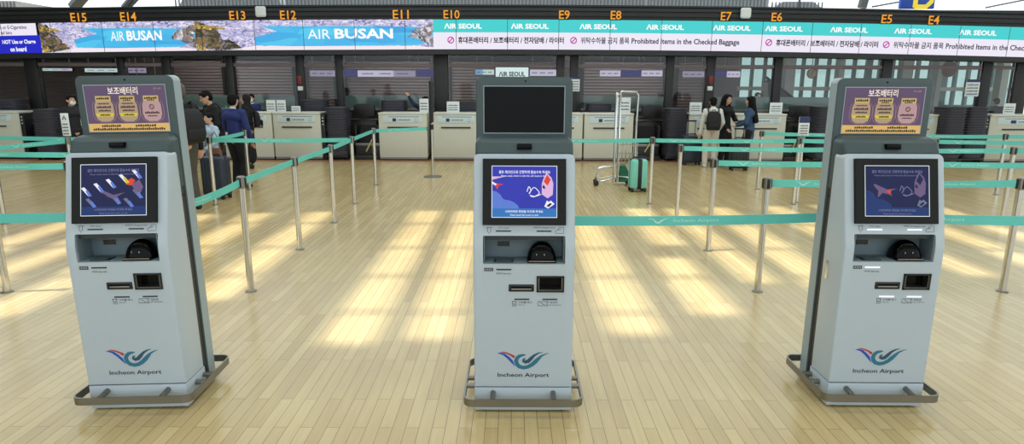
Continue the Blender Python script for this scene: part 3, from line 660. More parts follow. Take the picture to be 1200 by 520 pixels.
    for nm, q, fn in [('label_text', 'lt_card', lambda: MB().text('카드 Card', -.127, .097, -.075, .106, FS, INK, e, .01)), ('label_text', 'lt_pass', lambda: MB().text('여권인식 Passport Scan', .043, .097, .152, .107, FS, INK, e, .01)),
        ('label_text', 'lt_bar', lambda: MB().text('바코드 Barcode', -.137, .747, -.064, .757, FF, INK, e, .01)), ('label_text', 'lt_bag', lambda: MB().text('수하물 태그', -.026, .597, .042, .608, FF, INK, e, .01)), ('label_text', 'lt_bag2', lambda: MB().text('Bag Tag', -.026, .585, .004, .592, FF, INK, e, .005)),
        ('label_text', 'lt_bp', lambda: MB().text('탑승권', .133, .597, .168, .608, FF, INK, e, .01)), ('label_text', 'lt_bp2', lambda: MB().text('Boarding Pass', .131, .585, .188, .592, FF, INK, e, .005)),
        ('card_pictogram', 'p1', lambda: strokes([[(-.185, .103), (-.156, .103)], [(-.18, .103), (-.18, .082), (-.172, .076), (-.164, .082), (-.164, .103)], [(-.172, .072), (-.172, .068)]], FS, .0022)), ('passport_pictogram', 'p2', lambda: strokes([[(.155, .074), (.152, .084), (.168, .095), (.172, .104), (.194, .104), (.194, .074), (.155, .074)], [(.166, .09), (.18, .096)]], FS, .0022)),
        ('barcode_pictogram', 'p3', qr), ('bag_tag_pictogram', 'p4', lambda: strokes([[(-.06, .607), (-.034, .607)], [(-.056, .607), (-.056, .582), (-.038, .582), (-.038, .607)], [(-.052, .594), (-.042, .594)], [(-.052, .588), (-.042, .588)]], FF, .0026)),
        ('boarding_pass_pictogram', 'p5', lambda: strokes([[(.071, .585), (.071, .607), (.124, .607), (.124, .585), (.071, .585)], [(.116, .585), (.116, .607)], [(.08, .602), (.09, .598), (.097, .592), (.106, .59)]], FF, .0026))]:
        put(nm, kmesh(q, fn), t)
    def f():
        mb = MB(); logo(mb, FF, -.001, .290, .134, LOGO_R, LOGO_B, LOGO_T, LOGO_D); mb.text('Incheon Airport', -.131, .193, .133, .222, FF, INK, .001, .014); return mb
    put('airport_emblem', kmesh('airport_emblem', f), t, label='red, blue and teal wing emblem with airport name')
    # bumper rail
    def f():
        mb = MB(); x1, y0, y1, r = .305, -.075, .43, .05; pts = []
        for cxx, cyy, a0 in ((x1 - r, y0 + r, -90), (x1 - r, y1 - r, 0), (-x1 + r, y1 - r, 90), (-x1 + r, y0 + r, 180)):
            for i in range(7): a = math.radians(a0 + 15 * i); pts.append((cxx, cyy, math.cos(a), math.sin(a)))
        rings = [[(px + (r + o) * ca, py + (r + o) * sa, z) for o, z in ((0, .07), (0, .11), (-.008, .11), (-.008, .07))] for px, py, ca, sa in pts]
        mb.loft(rings + [rings[0]], DSTEEL, False, False); return mb
    rail = put('bumper_rail', kmesh('bumper_rail', f), t, label='steel bumper rail around the foot')
    for q, (p0, p1) in enumerate([((-.155, -.07, .105), (-.155, .005, .112)), ((.155, -.07, .105), (.155, .005, .112)), ((-.3, .1, .1), (-.245, .1, .1)), ((-.3, .19, .1), (-.245, .19, .1)), ((.3, .1, .1), (.245, .1, .1)), ((.3, .19, .1), (.245, .19, .1)), ((-.3, .33, .035), (-.24, .33, .035)), ((.3, .33, .035), (.24, .33, .035))][:6]):
        put('spacer', kmesh('spacer%d' % q, lambda: MB().tube([p0, p1], .014, DSTEEL, 12)), rail)
    put('lock_plate', kmesh('lock_plate', lambda: MB().box((-.2535, .135, .665), (-.2495, .162, .765), STEEL, .0018)), t)
    return t
_k = make_kiosk('left kiosk with purple advert and dim touch screen full of ticket pictures', -1.935, 3.0, math.radians(1.5), True, 'dim_tickets', False, True)
_k.rotation_euler.y = math.radians(-.9)          # it stands a touch out of plumb
make_kiosk('middle kiosk with a switched-off black upper display', .06, 2.985, 0, False, 'live', False, True)
make_kiosk('right kiosk with purple advert and lit white indicator strips', 1.915, 3.045, math.radians(-.5), True, 'dim_plane', True, True)

# ------------------------------------------------------------------ queue posts with belts
POST_H = .95
def post_meshes():
    if 'pole' not in _km:
        kmesh('pole', lambda: MB().lathe([(.026, .008), (.026, .855)], STEEL, 20))
        kmesh('floor_flange', lambda: MB().lathe([(.045, 0), (.045, .006), (.034, .012), (.027, .013)], DSTEEL, 20))
        kmesh('belt_head', lambda: MB().lathe([(.026, .855), (.034, .858), (.034, .925), (.033, .947), (.024, .953)], DSTEEL, 20))
        def f():
            mb = MB()
            for a in range(4):
                mb.box((-.012, -.038, .866), (.012, -.03, .94), BLACK, .002, mtx=Matrix.Rotation(a * PI / 2, 4, 'Z'))
            return mb
        kmesh('belt_slot', f)
def post(x, y, label, to=None, slack=0.0, group='queue barrier posts', print_side=-1):
    post_meshes(); t = thing('barrier_post', label, 'queue barrier', (x, y, 0), 0, group)
    put('pole', _km['pole'], t); put('floor_flange', _km['floor_flange'], t); h = put('belt_head', _km['belt_head'], t); put('belt_slot', _km['belt_slot'], h)
    for q in ([] if not to else to if isinstance(to, list) else [to]):
        dx, dy = q[0] - x, q[1] - y; l = math.hypot(dx, dy); ux, uy = dx / l, dy / l; n = 14; mb = MB(); zc, hw = .905, .028
        def BF(a, b, c): return (ux * a + uy * c, uy * a - ux * c, zc - slack * 4 * (a / l) * (1 - a / l) + b)
        rings = []
        for i in range(n + 1):
            a = .03 + (l - .06) * i / n; rings.append([BF(a, -hw, .0012), BF(a, hw, .0012), BF(a, hw, -.0012), BF(a, -hw, -.0012)])
        mb.loft(rings, BELT)
        sgn = 1 if ux >= 0 else -1                      # lettering reads from the side of the viewer
        k = max(1, int(l / 1.0))
        for i in range(k):
            a0 = l * (i + .5) / k - .3
            G = (lambda a, b, c, a0=a0: BF(a0 + a, b, .0012 + c)) if sgn > 0 else (lambda a, b, c, a0=a0: BF(a0 + .6 - a, b, -.0012 - c))
            mb.stroke([(.02, .014, .002), (.05, .008, .006), (.066, -.008, .01), (.082, -.012, .01), (.098, .0, .01), (.12, .012, .005), (.14, .016, .002)], G, BELTW, .0012)
            mb.text('Incheon Airport', .17, -.014, .44, .012, G, BELTW, .0012, .004)
        mb.build('belt', t, label='teal belt printed with the airport name')
        mb = MB(); mb.tube([BF(l - .036, -.034, 0), BF(l - .036, .034, 0)], .007, BLACK, 8); mb.build('belt_clip', t)
    return t
P = [  # x, y, belt target(s), label
    (-2.14, 4.92, (-2.16, 3.62), 'steel post nearest the middle kiosk on its left, belt running back behind left kiosk', .03),
    (-2.18, 6.26, (-2.14, 4.92), 'second steel post back in the row left of the middle kiosk', .0),
    (-2.18, 7.55, (-2.18, 6.26), 'third steel post back in the row left of the middle kiosk', .0),
    (-2.24, 8.80, (-2.18, 7.55), 'fourth steel post back in the row left of the middle kiosk', .0),
    (-2.30, 10.5, [(-2.24, 8.80), (-1.46, 11.1)], 'fifth and farthest steel post in the row left of the middle kiosk', .0),
    (-2.16, 3.62, None, 'steel post hidden behind the left kiosk', 0),
    (-4.16, 8.67, [(-2.24, 8.80), (-4.22, 9.99)], 'steel post beside the dark suitcase in the left queue', .01),
    (-4.22, 9.99, None, 'steel post in front of the woman in the blue cardigan', 0),
    (-4.11, 4.88, None, 'steel post at the left photo edge, nearest one beside the left kiosk', 0),
    (-6.13, 7.42, (-5.95, 8.45), 'steel post at the left photo edge, further back', 0),
    (-8.05, 9.05, (-4.24, 8.66), 'steel post outside the left edge holding the farthest left belt', .01),
    (-6.15, 6.9, (-4.15, 6.85), 'steel post outside the left edge holding the second left belt', .01),
    (-4.15, 6.85, None, 'steel post hidden behind the left kiosk, middle one', 0),
    (-6.15, 5.8, (-4.15, 5.85), 'steel post outside the left edge holding the third left belt', .01),
    (-4.15, 5.85, None, 'steel post hidden behind the left edge of the left kiosk', 0),
    (-4.1, 3.5, (-2.16, 3.62), 'steel post outside the left edge holding the nearest left belt', .01),
    (2.03, 4.96, (4.07, 4.98), 'nearest steel post between the middle and right kiosks', .01),
    (2.02, 6.27, (4.05, 6.22), 'second nearest steel post between the middle and right kiosks', .01),
    (2.07, 7.75, (4.05, 7.65), 'third steel post back between the middle and right kiosks', .01),
    (1.97, 8.87, [(4.03, 8.87), (.15, 8.85)], 'steel post just right of the mint suitcase', .01),
    (.15, 8.85, None, 'steel post hidden behind the middle kiosk', 0),
    (4.02, 10.2, (5.85, 9.95), 'steel post in front of the woman in the denim jacket', .01),
    (5.85, 9.95, (7.6, 9.75), 'steel post hidden behind the right kiosk, farthest one', .01),
    (7.6, 9.75, (9.3, 9.6), 'farthest of the steel posts at the right photo edge', 0),
    (4.03, 8.87, (5.9, 8.8), 'steel post carrying a small navy and white notice, left of the right kiosk', .01),
    (5.9, 8.8, (8.0, 8.75), 'steel post just right of the right kiosk', .01),
    (8.0, 8.75, None, 'steel post outside the right edge', 0),
    (4.05, 7.65, (6.05, 7.6), 'steel post hidden behind the right kiosk, third row', .01),
    (6.05, 7.6, (8.0, 7.6), 'middle of the steel posts at the right photo edge', 0),
    (4.05, 6.22, (6.2, 6.2), 'steel post hidden behind the right kiosk, second row', .01),
    (6.2, 6.2, None, 'steel post outside the right edge, second row', 0),
    (4.07, 4.98, None, 'nearest of the steel posts at the right photo edge', 0),
    (.14, 3.52, (2.0, 3.66), 'steel post hidden behind the middle kiosk holding the nearest belt', .012),
    (2.0, 3.66, (4.1, 3.55), 'steel post hidden behind the right kiosk, nearest row', .012),
    (4.1, 3.55, None, 'steel post outside the right edge, nearest row', 0),
]
OUT = ('hidden', 'outside')
for x, y, to, lab, sl in P: post(x, y, lab, to, sl)
def sign_post(x, y, label, plate, head, pw=.075, ph=.26):
    t = thing('sign_post', label, 'queue sign', (x, y, 0)); put('pole', _km['pole'], t); put('floor_flange', _km['floor_flange'], t); put('belt_head', _km['belt_head'], t)
    mb = MB(); mb.box((-.018, -.006, .95), (.018, .006, 1.0), DSTEEL); mb.build('clamp', t)
    mb = MB(); mb.box((-pw, -.012, .97), (pw, .004, .97 + ph), plate, .004)
    if head: mb.box((-pw, -.0135, .97 + ph * .68), (pw, -.011, .97 + ph), NAVY)
    fr = lambda a, b, c: (a, -.014 - c, b)
    for i in range(4): tiny(mb, -pw * .75, .99 + i * ph * .14, pw * .75, .99 + i * ph * .14 + ph * .07, fr, GREYT, 6)
    if not head: mb.stroke([(-pw * .4, .97 + ph * .72, .016), (.0, .97 + ph * .88, .016), (pw * .4, .97 + ph * .72, .016)], fr, INK, .001)
    mb.build('plate', t, label='notice plate'); return t
sign_post(-5.98, 8.5, 'slim post with white upright notice at far left, before the man in black', PAPER, False, .052, .3)
place(sign_post(0, 0, 'small navy and white notice on a post behind the right kiosk', PAPER, True), 4.14, 9.02, 0)
t = thing('sign_stand', 'tall sign stand seen edge-on between two check-in counters, round foot', 'sign stand', (-1.46, 11.5, 0))
MB().lathe([(.17, 0), (.17, .012), (.05, .022), (.0, .022)], DSTEEL, 28).build('foot', t); MB().lathe([(.02, .02), (.02, 1.0)], STEEL, 14).build('pole', t); MB().box((-.014, -.2, .98), (.014, .2, 1.72), MATTE, .006).build('panel', t); MB().box((-.017, -.185, 1.0), (-.0145, .185, 1.68), PAPER).build('poster', t)
MB().lathe([(.026, .86), (.034, .863), (.034, .95), (.02, .955)], BLACK, 14).build('belt_head', t)

# ------------------------------------------------------------------ check-in counters
CY = 14.0
def cX(px): return at(px, 160, CY)[0]
CH = 1.05
def counter(px0, px1, label, side=None):
    x0, x1 = cX(px0), cX(px1); w2 = (x1 - x0) / 2 - .008
    t = thing('checkin_counter', label, 'check-in counter', ((x0 + x1) / 2, CY, 0), 0, 'check-in counters')
    mb = MB(); mb.box((-w2, 0, .07), (w2, .62, CH - .03), COUNTER, .008); mb.build('body', t)
    mb = MB(); mb.box((-w2 + .02, .04, 0), (w2 - .02, .6, .07), DARKP); mb.box((-w2, .012, .03), (w2, .04, .07), DSTEEL); mb.build('kick_plate', t)
    MB().box((-w2 - .006, -.025, CH - .03), (w2 + .006, .64, CH), CTOP, .008).build('counter_top', t)
    mb = MB(); mb.box((-w2 * .64, -.03, .715), (w2 * .64, -.008, .745), DARKB, .008); mb.box((-w2 * .62, -.012, .72), (-w2 * .58, .004, .74), DARKB); mb.box((w2 * .58, -.012, .72), (w2 * .62, .004, .74), DARKB); mb.build('bag_rail', t, label='dark wooden bag rail')
    pl = MB(); a0, a1 = -w2 * .80, w2 * .80; pl.box((a0, -.012, .835), (a1, 0, .99), PALEB, .003); fr = lambda a, b, c: (a, -.0135 - c, b)
    pl.box((-w2 * .42, -.014, .86), (-w2 * .27, -.011, .93), NAVY); tiny(pl, -w2 * .2, .885, w2 * .32, .905, fr, INK, 9); tiny(pl, -w2 * .6, .955, w2 * .7, .972, fr, GREYT, 26)
    pl.stroke([(w2 * .52, .86, .006), (w2 * .52, .93, .006), (w2 * .62, .93, .006), (w2 * .62, .86, .006), (w2 * .52, .86, .006)], fr, GREYT, .001)
    pl.build('notice_plate', t, label='pale blue baggage notice')
    if side:
        sx = w2 if side > 0 else -w2; mb = MB(); a, b = sorted((sx, sx + side * .09)); mb.box((a, .02, .0), (b, .6, CH - .04), DARKP, .006)
        for i in range(3): mb.ell(((a + b) / 2, .018, .93 - i * .07), (.018, .006, .018), PALEB, sub=1)
        mb.build('side_panel', t, label='dark side panel with round buttons')
    return t
CL = [(-60, 26, 'cream check-in counter cut by the left photo edge', 1), (85, 142, 'cream check-in counter hidden behind left kiosk', 0), (143, 200, 'cream check-in counter behind the left kiosk', 0),
      (263, 320, 'cream check-in counter partly behind the woman with the backpack, left of a pair', 0), (321, 377, 'cream check-in counter, right one of the pair left of the dark tray stack', 1),
      (444, 501, 'cream check-in counter directly left of the tall sign stand', 0), (507, 562, 'cream check-in counter between the sign stand and the middle kiosk', 0),
      (626, 683, 'cream check-in counter mostly hidden by the middle kiosk on its right', 0), (684, 742, 'cream check-in counter behind the tall luggage trolley', 0),
      (806, 861, 'cream check-in counter behind the white hooded girl', 0), (862, 920, 'cream check-in counter just right of the woman in denim', 0),
      (985, 1040, 'cream check-in counter behind the right kiosk', 0), (1041, 1097, 'cream check-in counter peeking out right of the right kiosk', 0), (1157, 1240, 'cream check-in counter cut by the right photo edge', -1)]
for a in CL: counter(*a)

# baggage conveyors in the gaps
def conveyor(px0, px1, label):
    x0, x1 = cX(px0), cX(px1); w2 = (x1 - x0) / 2 - .02; t = thing('baggage_conveyor', label, 'conveyor', ((x0 + x1) / 2, CY, 0), 0, 'baggage conveyors')
    mb = MB(); mb.box((-w2, .25, .0), (w2, .5, .30), DARKP, .01); mb.box((-w2, .24, .30), (w2, .27, .36), DSTEEL, .004); mb.build('weigh_bed', t)
    mb = MB(); mb.add([(-w2, .5, .3), (w2, .5, .3), (w2, .66, .74), (-w2, .66, .74), (-w2, .68, .0), (w2, .68, .0)], [(0, 1, 2, 3), (0, 3, 4), (1, 5, 2), (3, 2, 5, 4), (0, 4, 5, 1)], MATTE); mb.build('incline', t)
    for sx in (-w2, w2 - .03): MB().box((sx, .25, .3), (sx + .03, .66, .76), DARKP, .004).build('side_guard', t)
    mb = MB(); mb.box((-w2, .10, .0), (w2, .25, .10), DARKB, .01); mb.build('step', t)
    mb = MB(); mb.tube([(-w2 * .1, .2, .18), (w2 * .45, .22, .46)], .018, M('hazard_yellow', (200, 180, 110), .5), 8); mb.build('hazard_bar', t)
    return t
GAPS = [(31, 47, 'narrow dark baggage conveyor left of the tray stack at far left'), (204, 262, 'dark baggage conveyor behind the left queue'), (412, 443, 'dark baggage conveyor left of the counter by the sign stand'), 
        (743, 777, 'dark baggage conveyor right of the tall luggage trolley'), (922, 946, 'narrow dark baggage conveyor between denim jacket woman and tray stack')]
for g in GAPS: conveyor(*g)
# dark desks with a monitor behind the conveyors
def desk(px, w_, label, mon):
    X = at(px, 140, 14.75)[0]; t = thing('clerk_desk', label, 'desk', (X, 14.74, 0), 0, 'clerk desks')
    mb = MB(); mb.box((-w_ / 2, 0, 0), (w_ / 2, .45, .83), DARKB, .01); mb.build('cabinet', t); MB().box((-w_ / 2 - .02, -.02, .83), (w_ / 2 + .02, .47, .86), DARKP, .006).build('desk_top', t)
    if not mon: return
    m = thing('desk_monitor', mon, 'monitor', (X + .04, 14.86, .86), 0, 'monitors on the clerk desks')
    mb = MB(); mb.loft([rrect(q, 0, .06, z, .025) for z, q in ((.07, .2), (.1, .245), (.28, .25), (.33, .23), (.345, .16))], DARKP); mb.build('housing', m); mb = MB(); mb.box((-.1, -.02, 0), (.1, .12, .02), BLACK, .005); mb.box((-.03, .03, .01), (.03, .055, .1), BLACK); mb.build('stand', m)
for px, w_, lab, mon in [(424, .68, 'dark brown clerk desk left of the counter by the sign stand', 'rounded black monitor left of the counter by the sign stand'), (763, .66, 'dark brown clerk desk right of the tall luggage trolley', 'rounded black monitor right of the tall luggage trolley'), (937, .5, 'dark brown clerk desk right of the denim jacket woman', 'rounded black monitor right of the denim jacket woman')]: desk(px, w_, lab, mon)

# luggage trays in stacks: every tray is a thing
def tray_mesh():
    mb = MB(); rings = []
    def sup(a, b, z): return [(a * math.copysign(abs(math.cos(q)) ** .5, math.cos(q)), b * math.copysign(abs(math.sin(q)) ** .5, math.sin(q)), z) for q in [2 * PI * i / 28 for i in range(28)]]
    rings = [sup(.21, .27, .004), sup(.23, .29, .075), sup(.255, .315, .088), sup(.255, .315, .096), sup(.235, .297, .094), sup(.215, .275, .016)]
    return mb.loft(rings, TRAY).mesh('luggage_tray')
_tm = tray_mesh(); _tray = [None]
def trays(px, Y, n, z0, label, group, rz=0.0):
    X = at(px, 150, Y)[0]
    for k in range(n):
        o = bpy.data.objects.new('luggage_tray', _tm); C.objects.link(o); o.location = Vector((X + random.uniform(-.006, .006), Y + random.uniform(-.006, .006), z0 + k * .056)) * S; o.rotation_euler = (0, 0, rz + random.uniform(-.02, .02))
        o['label'] = label; o['category'] = 'luggage tray'; o['group'] = group
def plat(px, Y, z, label):
    X = at(px, 150, Y)[0]; t = thing('tray_trolley', label, 'trolley', (X, Y, 0), 0, 'tray trolleys')
    mb = MB(); mb.box((-.24, -.29, z - .05), (.24, .29, z), DARKP, .01); mb.build('platform', t)
    for sx in (-.19, .19):
        for yy in (-.23, .23): mb = MB(); mb.tube([(sx - .012, yy, .035), (sx + .012, yy, .035)], .035, BLACK, 12); mb.box((sx - .016, yy - .016, .05), (sx + .016, yy + .016, z - .04), DSTEEL); mb.build('castor', t)
for px, Y, n, lab, grp, who in [(61, 14.1, 17, 'black luggage tray in the tall stack left of the left kiosk', 'trays left of the left kiosk', 'tray trolley left of the left kiosk'),
    (397.5, 14.25, 18, 'black luggage tray in the tall stack between two cream counters left of centre', 'trays in the stack left of centre', 'tray trolley under the stack left of centre'),
    (790, 14.25, 18, 'black luggage tray in the tall stack left of the white hooded girl', 'trays left of the hooded girl', 'tray trolley left of the hooded girl'),
    (962, 14.0, 19, 'black luggage tray in the tall stack left of the right kiosk', 'trays left of the right kiosk', 'tray trolley left of the right kiosk'),
    (1110, 14.02, 19, 'black luggage tray in the stack directly right of the right kiosk', 'trays directly right of the right kiosk', 'tray trolley directly right of the right kiosk'),
    (1135, 14.1, 19, 'black luggage tray in the stack beside the side panel with buttons at right', 'trays beside the buttoned side panel', 'tray trolley beside the buttoned side panel at right')]:
    plat(px, Y, .11, who); trays(px, Y, n, .11, lab, grp)
def shelf_trays(px, n, label, grp, zt=1.18):
    X = at(px, 150, 14.95)[0]; t = thing('storage_cart', 'low dark cart under trays ' + label, 'cart', (X, 14.95, 0), 0, 'low tray carts'); z = zt - (n - 1) * .056 - .096
    MB().box((-.29, -.24, .04), (.29, .24, z), DARKP, .01).build('cart_body', t)
    mb = MB()
    for sx in (-.24, .24):
        for sy_ in (-.2, .2): mb.lathe([(.03, 0), (.03, .045)], BLACK, 10, (sx, sy_, 0))
    mb.build('feet', t); trays(px, 14.95, n, z, 'black luggage tray ' + label, grp, PI / 2)
shelf_trays(16, 6, 'behind the counter at the left photo edge', 'trays behind the leftmost counter', 1.28); shelf_trays(372, 7, 'behind the counter left of the tall stack', 'trays behind the counter left of centre', 1.3)
shelf_trays(463, 7, 'behind the counter left of the sign stand', 'trays behind the counter by the sign stand', 1.3); shelf_trays(548, 6, 'behind the counter left of the middle kiosk', 'trays behind the counter by the middle kiosk', 1.28); shelf_trays(701, 5, 'behind the counter by the luggage trolley', 'trays behind the counter by the luggage trolley', 1.24)

# notices standing on counters, posters on columns
def stand_sign(px, py, w_, h, label, lines=3, m=None, z=CH, Y=14.2):
    X = at(px, py, Y)[0]; t = thing('counter_notice', label, 'notice', (X, Y, z), 0, 'notices on the counters'); fr = lambda a, b, c: (a, -.0045 - c, b)
    mb = MB(); mb.box((-w_ / 2, -.004, 0), (w_ / 2, .004, h), m or PAPER, .002)
    for i in range(lines): tiny(mb, -w_ * .4, h * (.2 + .62 * i / max(1, lines)), w_ * .4, h * (.2 + .62 * i / max(1, lines)) + h * .09, fr, GREYT if i % 2 else INK, 7)
    mb.build('card', t); MB().box((-w_ / 2, -.03, 0), (w_ / 2, .05, .008), PALEB).build('foot', t)
for a in [(318, 130, .2, .26, 'left white notice of the two side by side on the counter by the masked clerk'), (330, 130, .2, .26, 'right white notice of the two side by side on the counter by the masked clerk'), (347, 130, .2, .13, 'small low white notice at the right end of the masked clerk counter'),
          (497, 128, .2, .30, 'white notice on the counter in front of the pointing clerk'), (531, 128, .28, .24, 'pale blue notice on the counter left of the middle kiosk'), (731, 124, .3, .34, 'pale notice on the counter behind the tall luggage trolley'),
          (815, 128, .27, .24, 'pale blue notice left of the white hooded girl'), (909, 130, .28, .24, 'pale blue notice right of the woman in denim'), (1182, 132, .26, .24, 'pale notice on the counter at the right photo edge')]: stand_sign(*a)
def poster(px0, px1, py0, py1, label, Y=GY - .07, head=True):
    X0, Z1 = at(px0, py0, Y); X1, Z0 = at(px1, py1, Y); t = thing('column_poster', label, 'poster', ((X0 + X1) / 2, Y, Z0)); w2 = (X1 - X0) / 2; h = Z1 - Z0; fr = lambda a, b, c: (a, -.008 - c, b)
    mb = MB(); mb.box((-w2, -.008, 0), (w2, .01, h), PAPER, .002)
    if head: mb.rect(-w2, h * .84, w2, h, fr, NAVY, .001)
    for i in range(4): tiny(mb, -w2 * .8, h * (.1 + .18 * i), w2 * .8, h * (.1 + .18 * i) + h * .08, fr, GREYT, 6)
    mb.build('sheet', t)
poster(669, 679, 90, 107, 'white poster with navy heading on the column right of the middle kiosk'); poster(1133, 1146, 93, 113, 'white poster with navy heading on the column right of the right kiosk')
for px, py, lab in [(352, 100, 'red and white extinguisher box on the column left of centre'), (832, 100, 'red and white call box on the column above the hooded girl')]:
    X, Z = at(px, py, GY - .07); t = thing('call_box', lab, 'wall box', (X, GY - .06, Z - .12)); MB().box((-.05, -.06, .14), (.05, 0, .34), M('box_red', (120, 40, 34), .5), .012).build('cover', t); MB().box((-.06, -.04, 0), (.06, 0, .1), PAPER, .01).build('card', t)
# lit signs in the hall behind
def hall_sign(px0, px1, py0, py1, label, m, m2=None, Y=17.0, split=None):
    X0, Z1 = at(px0, py0, Y); X1, Z0 = at(px1, py1, Y); t = thing('hall_sign', label, 'sign', ((X0 + X1) / 2, Y, Z0)); w2 = (X1 - X0) / 2; h = Z1 - Z0
    mb = MB(); mb.box((-w2, 0, 0), (w2, .08, h), BLACK, .004); mb.build('housing', t); fr = lambda a, b, c: (a, -.004 - c, b); mb = MB()
    s = w2 if split is None else -w2 + 2 * w2 * split
    mb.rect(-w2, .01, s, h - .01, fr, m, 0)
    if m2: mb.rect(s, .01, w2, h - .01, fr, m2, 0)
    for i in range(3): tiny(mb, -w2 * .85 + i * w2 * .6, h * .42, -w2 * .85 + i * w2 * .6 + w2 * .4, h * .58, fr, LINK, 6)
    mb.build('face', t); mb = MB(); mb.tube([(-w2 * .8, .04, h), (-w2 * .8, .04, 3.32 - Z0)], .012, DSTEEL, 6); mb.tube([(w2 * .8, .04, h), (w2 * .8, .04, 3.32 - Z0)], .012, DSTEEL, 6); mb.build('hanger', t)
SIGW = M('sign_lit_lilac', (222, 212, 238), emit=.9, var=.05); SIGN = M('sign_lit_indigo', (62, 52, 140), emit=.7, var=.08); SIGM = M('sign_lit_mauve', (176, 164, 192), emit=.8, var=.05); SIGC = M('sign_lit_pale', (214, 236, 234), emit=.95, var=.03)
hall_sign(402, 418, 81, 90, 'dark indigo hanging sign left of the long white one', SIGN); hall_sign(419, 487, 82, 90.5, 'long white lit hanging sign above the pointing clerk', SIGW, SIGM, split=.62); hall_sign(488, 508, 81, 90, 'indigo hanging sign right of the long white one', SIGN)
hall_sign(621, 652, 81, 89.5, 'lilac lit sign just right above the middle kiosk', SIGW); hall_sign(703, 727, 82, 90, 'white lit hanging sign left of the indigo one over the trolley', SIGW); hall_sign(728, 751, 82, 90, 'indigo lit hanging sign between two white ones', SIGN); hall_sign(752, 776, 82, 90, 'white lit hanging sign right of the indigo one over the trolley', SIGW)
hall_sign(800, 825, 83, 91, 'mauve hanging sign above the white hooded girl', SIGM); hall_sign(836, 851, 83, 90, 'short indigo hanging sign right of the mauve one', SIGN); hall_sign(852, 867, 83, 91, 'lilac hanging sign above the woman in denim', SIGW); hall_sign(363, 393, 82, 90, 'pale striped hanging sign left of centre', SIGM)
hall_sign(557, 579, 81, 88, 'blue and white hanging sign left above the middle kiosk', M('sign_lit_blue', (130, 180, 226), emit=.9), SIGC, split=.4)
hall_sign(47, 85, 79.5, 83.5, 'long slim white light panel at far left', SIGC, SIGW, split=.6, Y=17.6); hall_sign(99, 140, 79.5, 85, 'row of white light panels above the left kiosk', SIGC, None, Y=17.6); hall_sign(149, 172, 79, 86, 'striped white light panel above the left kiosk', SIGM, None, Y=17.6); hall_sign(157, 184, 89, 92.5, 'navy hanging sign behind the top of the left kiosk', SIGN)
X, Z = at(600, 90, 14.6); t = thing('counter_screen', 'airline name screen behind the top of the middle kiosk', 'screen', (X, 14.58, 0)); w2 = .37
MB().box((-w2 - .02, 0, 1.5), (w2 + .02, .05, 2.06), BLACK, .01).build('housing', t); fr = lambda a, b, c: (a, -.002 - c, b); mb = MB(); mb.rect(-w2, 1.52, w2, 2.04, fr, SIGC, 0); mb.text('ΛIR SEOUL', -w2 * .8, 1.84, w2 * .8, 1.95, fr, LINK, .003, .03); mb.build('face', t); mb = MB(); mb.tube([(0, .03, .02), (0, .03, 1.5)], .03, DSTEEL, 8); mb.lathe([(.16, 0), (.16, .02)], DSTEEL, 20, (0, .03, 0)); mb.build('stand', t)
# round signs behind the right glass
for px, py, r, lab, m in [(1112, 81, .2, 'round reddish brown disc behind the right glass', M('disc_brown', (150, 112, 100), .6)), (951, 86, .13, 'round question mark sign behind the glass near E6', M('disc_white', (225, 222, 210), .5))]:
    X, Z = at(px, py, 16.6); t = thing('round_sign', lab, 'sign', (X, 16.6, Z)); q = Matrix.Rotation(PI / 2, 4, 'X')
    mb = MB(); mb.lathe([(r * .96, -.012), (r, 0), (r, .02), (r * .9, .03)], m, 28); mb.v = [tuple(q @ Vector(v)) for v in mb.v]; mb.build('disc', t)
    if r < .15:
        mb = MB(); fr = lambda a, b, c: (a, -.034 - c, b); mb.stroke([(r * .86 * math.cos(a), r * .86 * math.sin(a), .025) for a in [2 * PI * i / 24 for i in range(25)]], fr, M('sign_orange', (226, 140, 60), .5)); mb.text('?', -.035, -.06, .035, .07, fr, MATS['sign_orange'], .001, .02); mb.build('mark', t)
    mb = MB(); mb.tube([(0, 0, r), (0, 0, 3.32 - Z)], .012, DSTEEL, 6); mb.build('hanger', t)
# small ceiling downlights behind the glass
for i, (px, py) in enumerate([(90, 71), (106, 69.5), (178, 68), (252, 67.5), (420, 68.5), (630, 64.5), (706, 64.5), (761, 69.5), (855, 66.5), (893, 71.5), (928, 67)]):
    Yd = (3.3 - CAM_H) / (ray(px, py)[2] / ray(px, py)[1]); Yd = 16.4 + (i * 37 % 11) * .25; X = at(px, py, Yd)[0]
    t = thing('downlight', 'small lit downlight in the dark ceiling behind the glass', 'downlight', (X, Yd, 3.3), 0, 'downlights behind the glass')
    MB().lathe([(.075, -.012), (.075, 0)], DSTEEL, 16).build('ring', t); MB().lathe([(.06, -.016), (.06, -.0125)], M('lamp_lit', (255, 250, 240), emit=3.0), 16).build('lamp', t)
# glass office counters in the hall behind
def back_desk(px0, px1, label, Y=16.9):
    X0 = at(px0, 120, Y)[0]; X1 = at(px1, 120, Y)[0]; w2 = (X1 - X0) / 2; t = thing('service_desk', label, 'desk', ((X0 + X1) / 2, Y, 0), 0, 'desks in the hall behind')
    MB().box((-w2, 0, 0), (w2, .5, .98), DARKB, .01).build('body', t); MB().box((-w2 - .02, -.03, .98), (w2 + .02, .52, 1.03), M('desk_pale', (150, 150, 148), .5), .006).build('desk_top', t)
    MB().box((-w2, .1, 1.03), (w2, .115, 1.36), MATS.get('desk_glass') or M('desk_glass', (128, 156, 150), .2), .002).build('screen', t, label='pale green glass screen')
    mb = MB()
    for i in range(5): x = -w2 + 2 * w2 * (i + .5) / 5; mb.box((x - .1, .2, 1.1), (x + .1, .23, 1.28), PALEB if i % 2 else BLACK, .01); mb.box((x - .02, .22, 1.03), (x + .02, .24, 1.12), BLACK)
    mb.build('monitor', t)
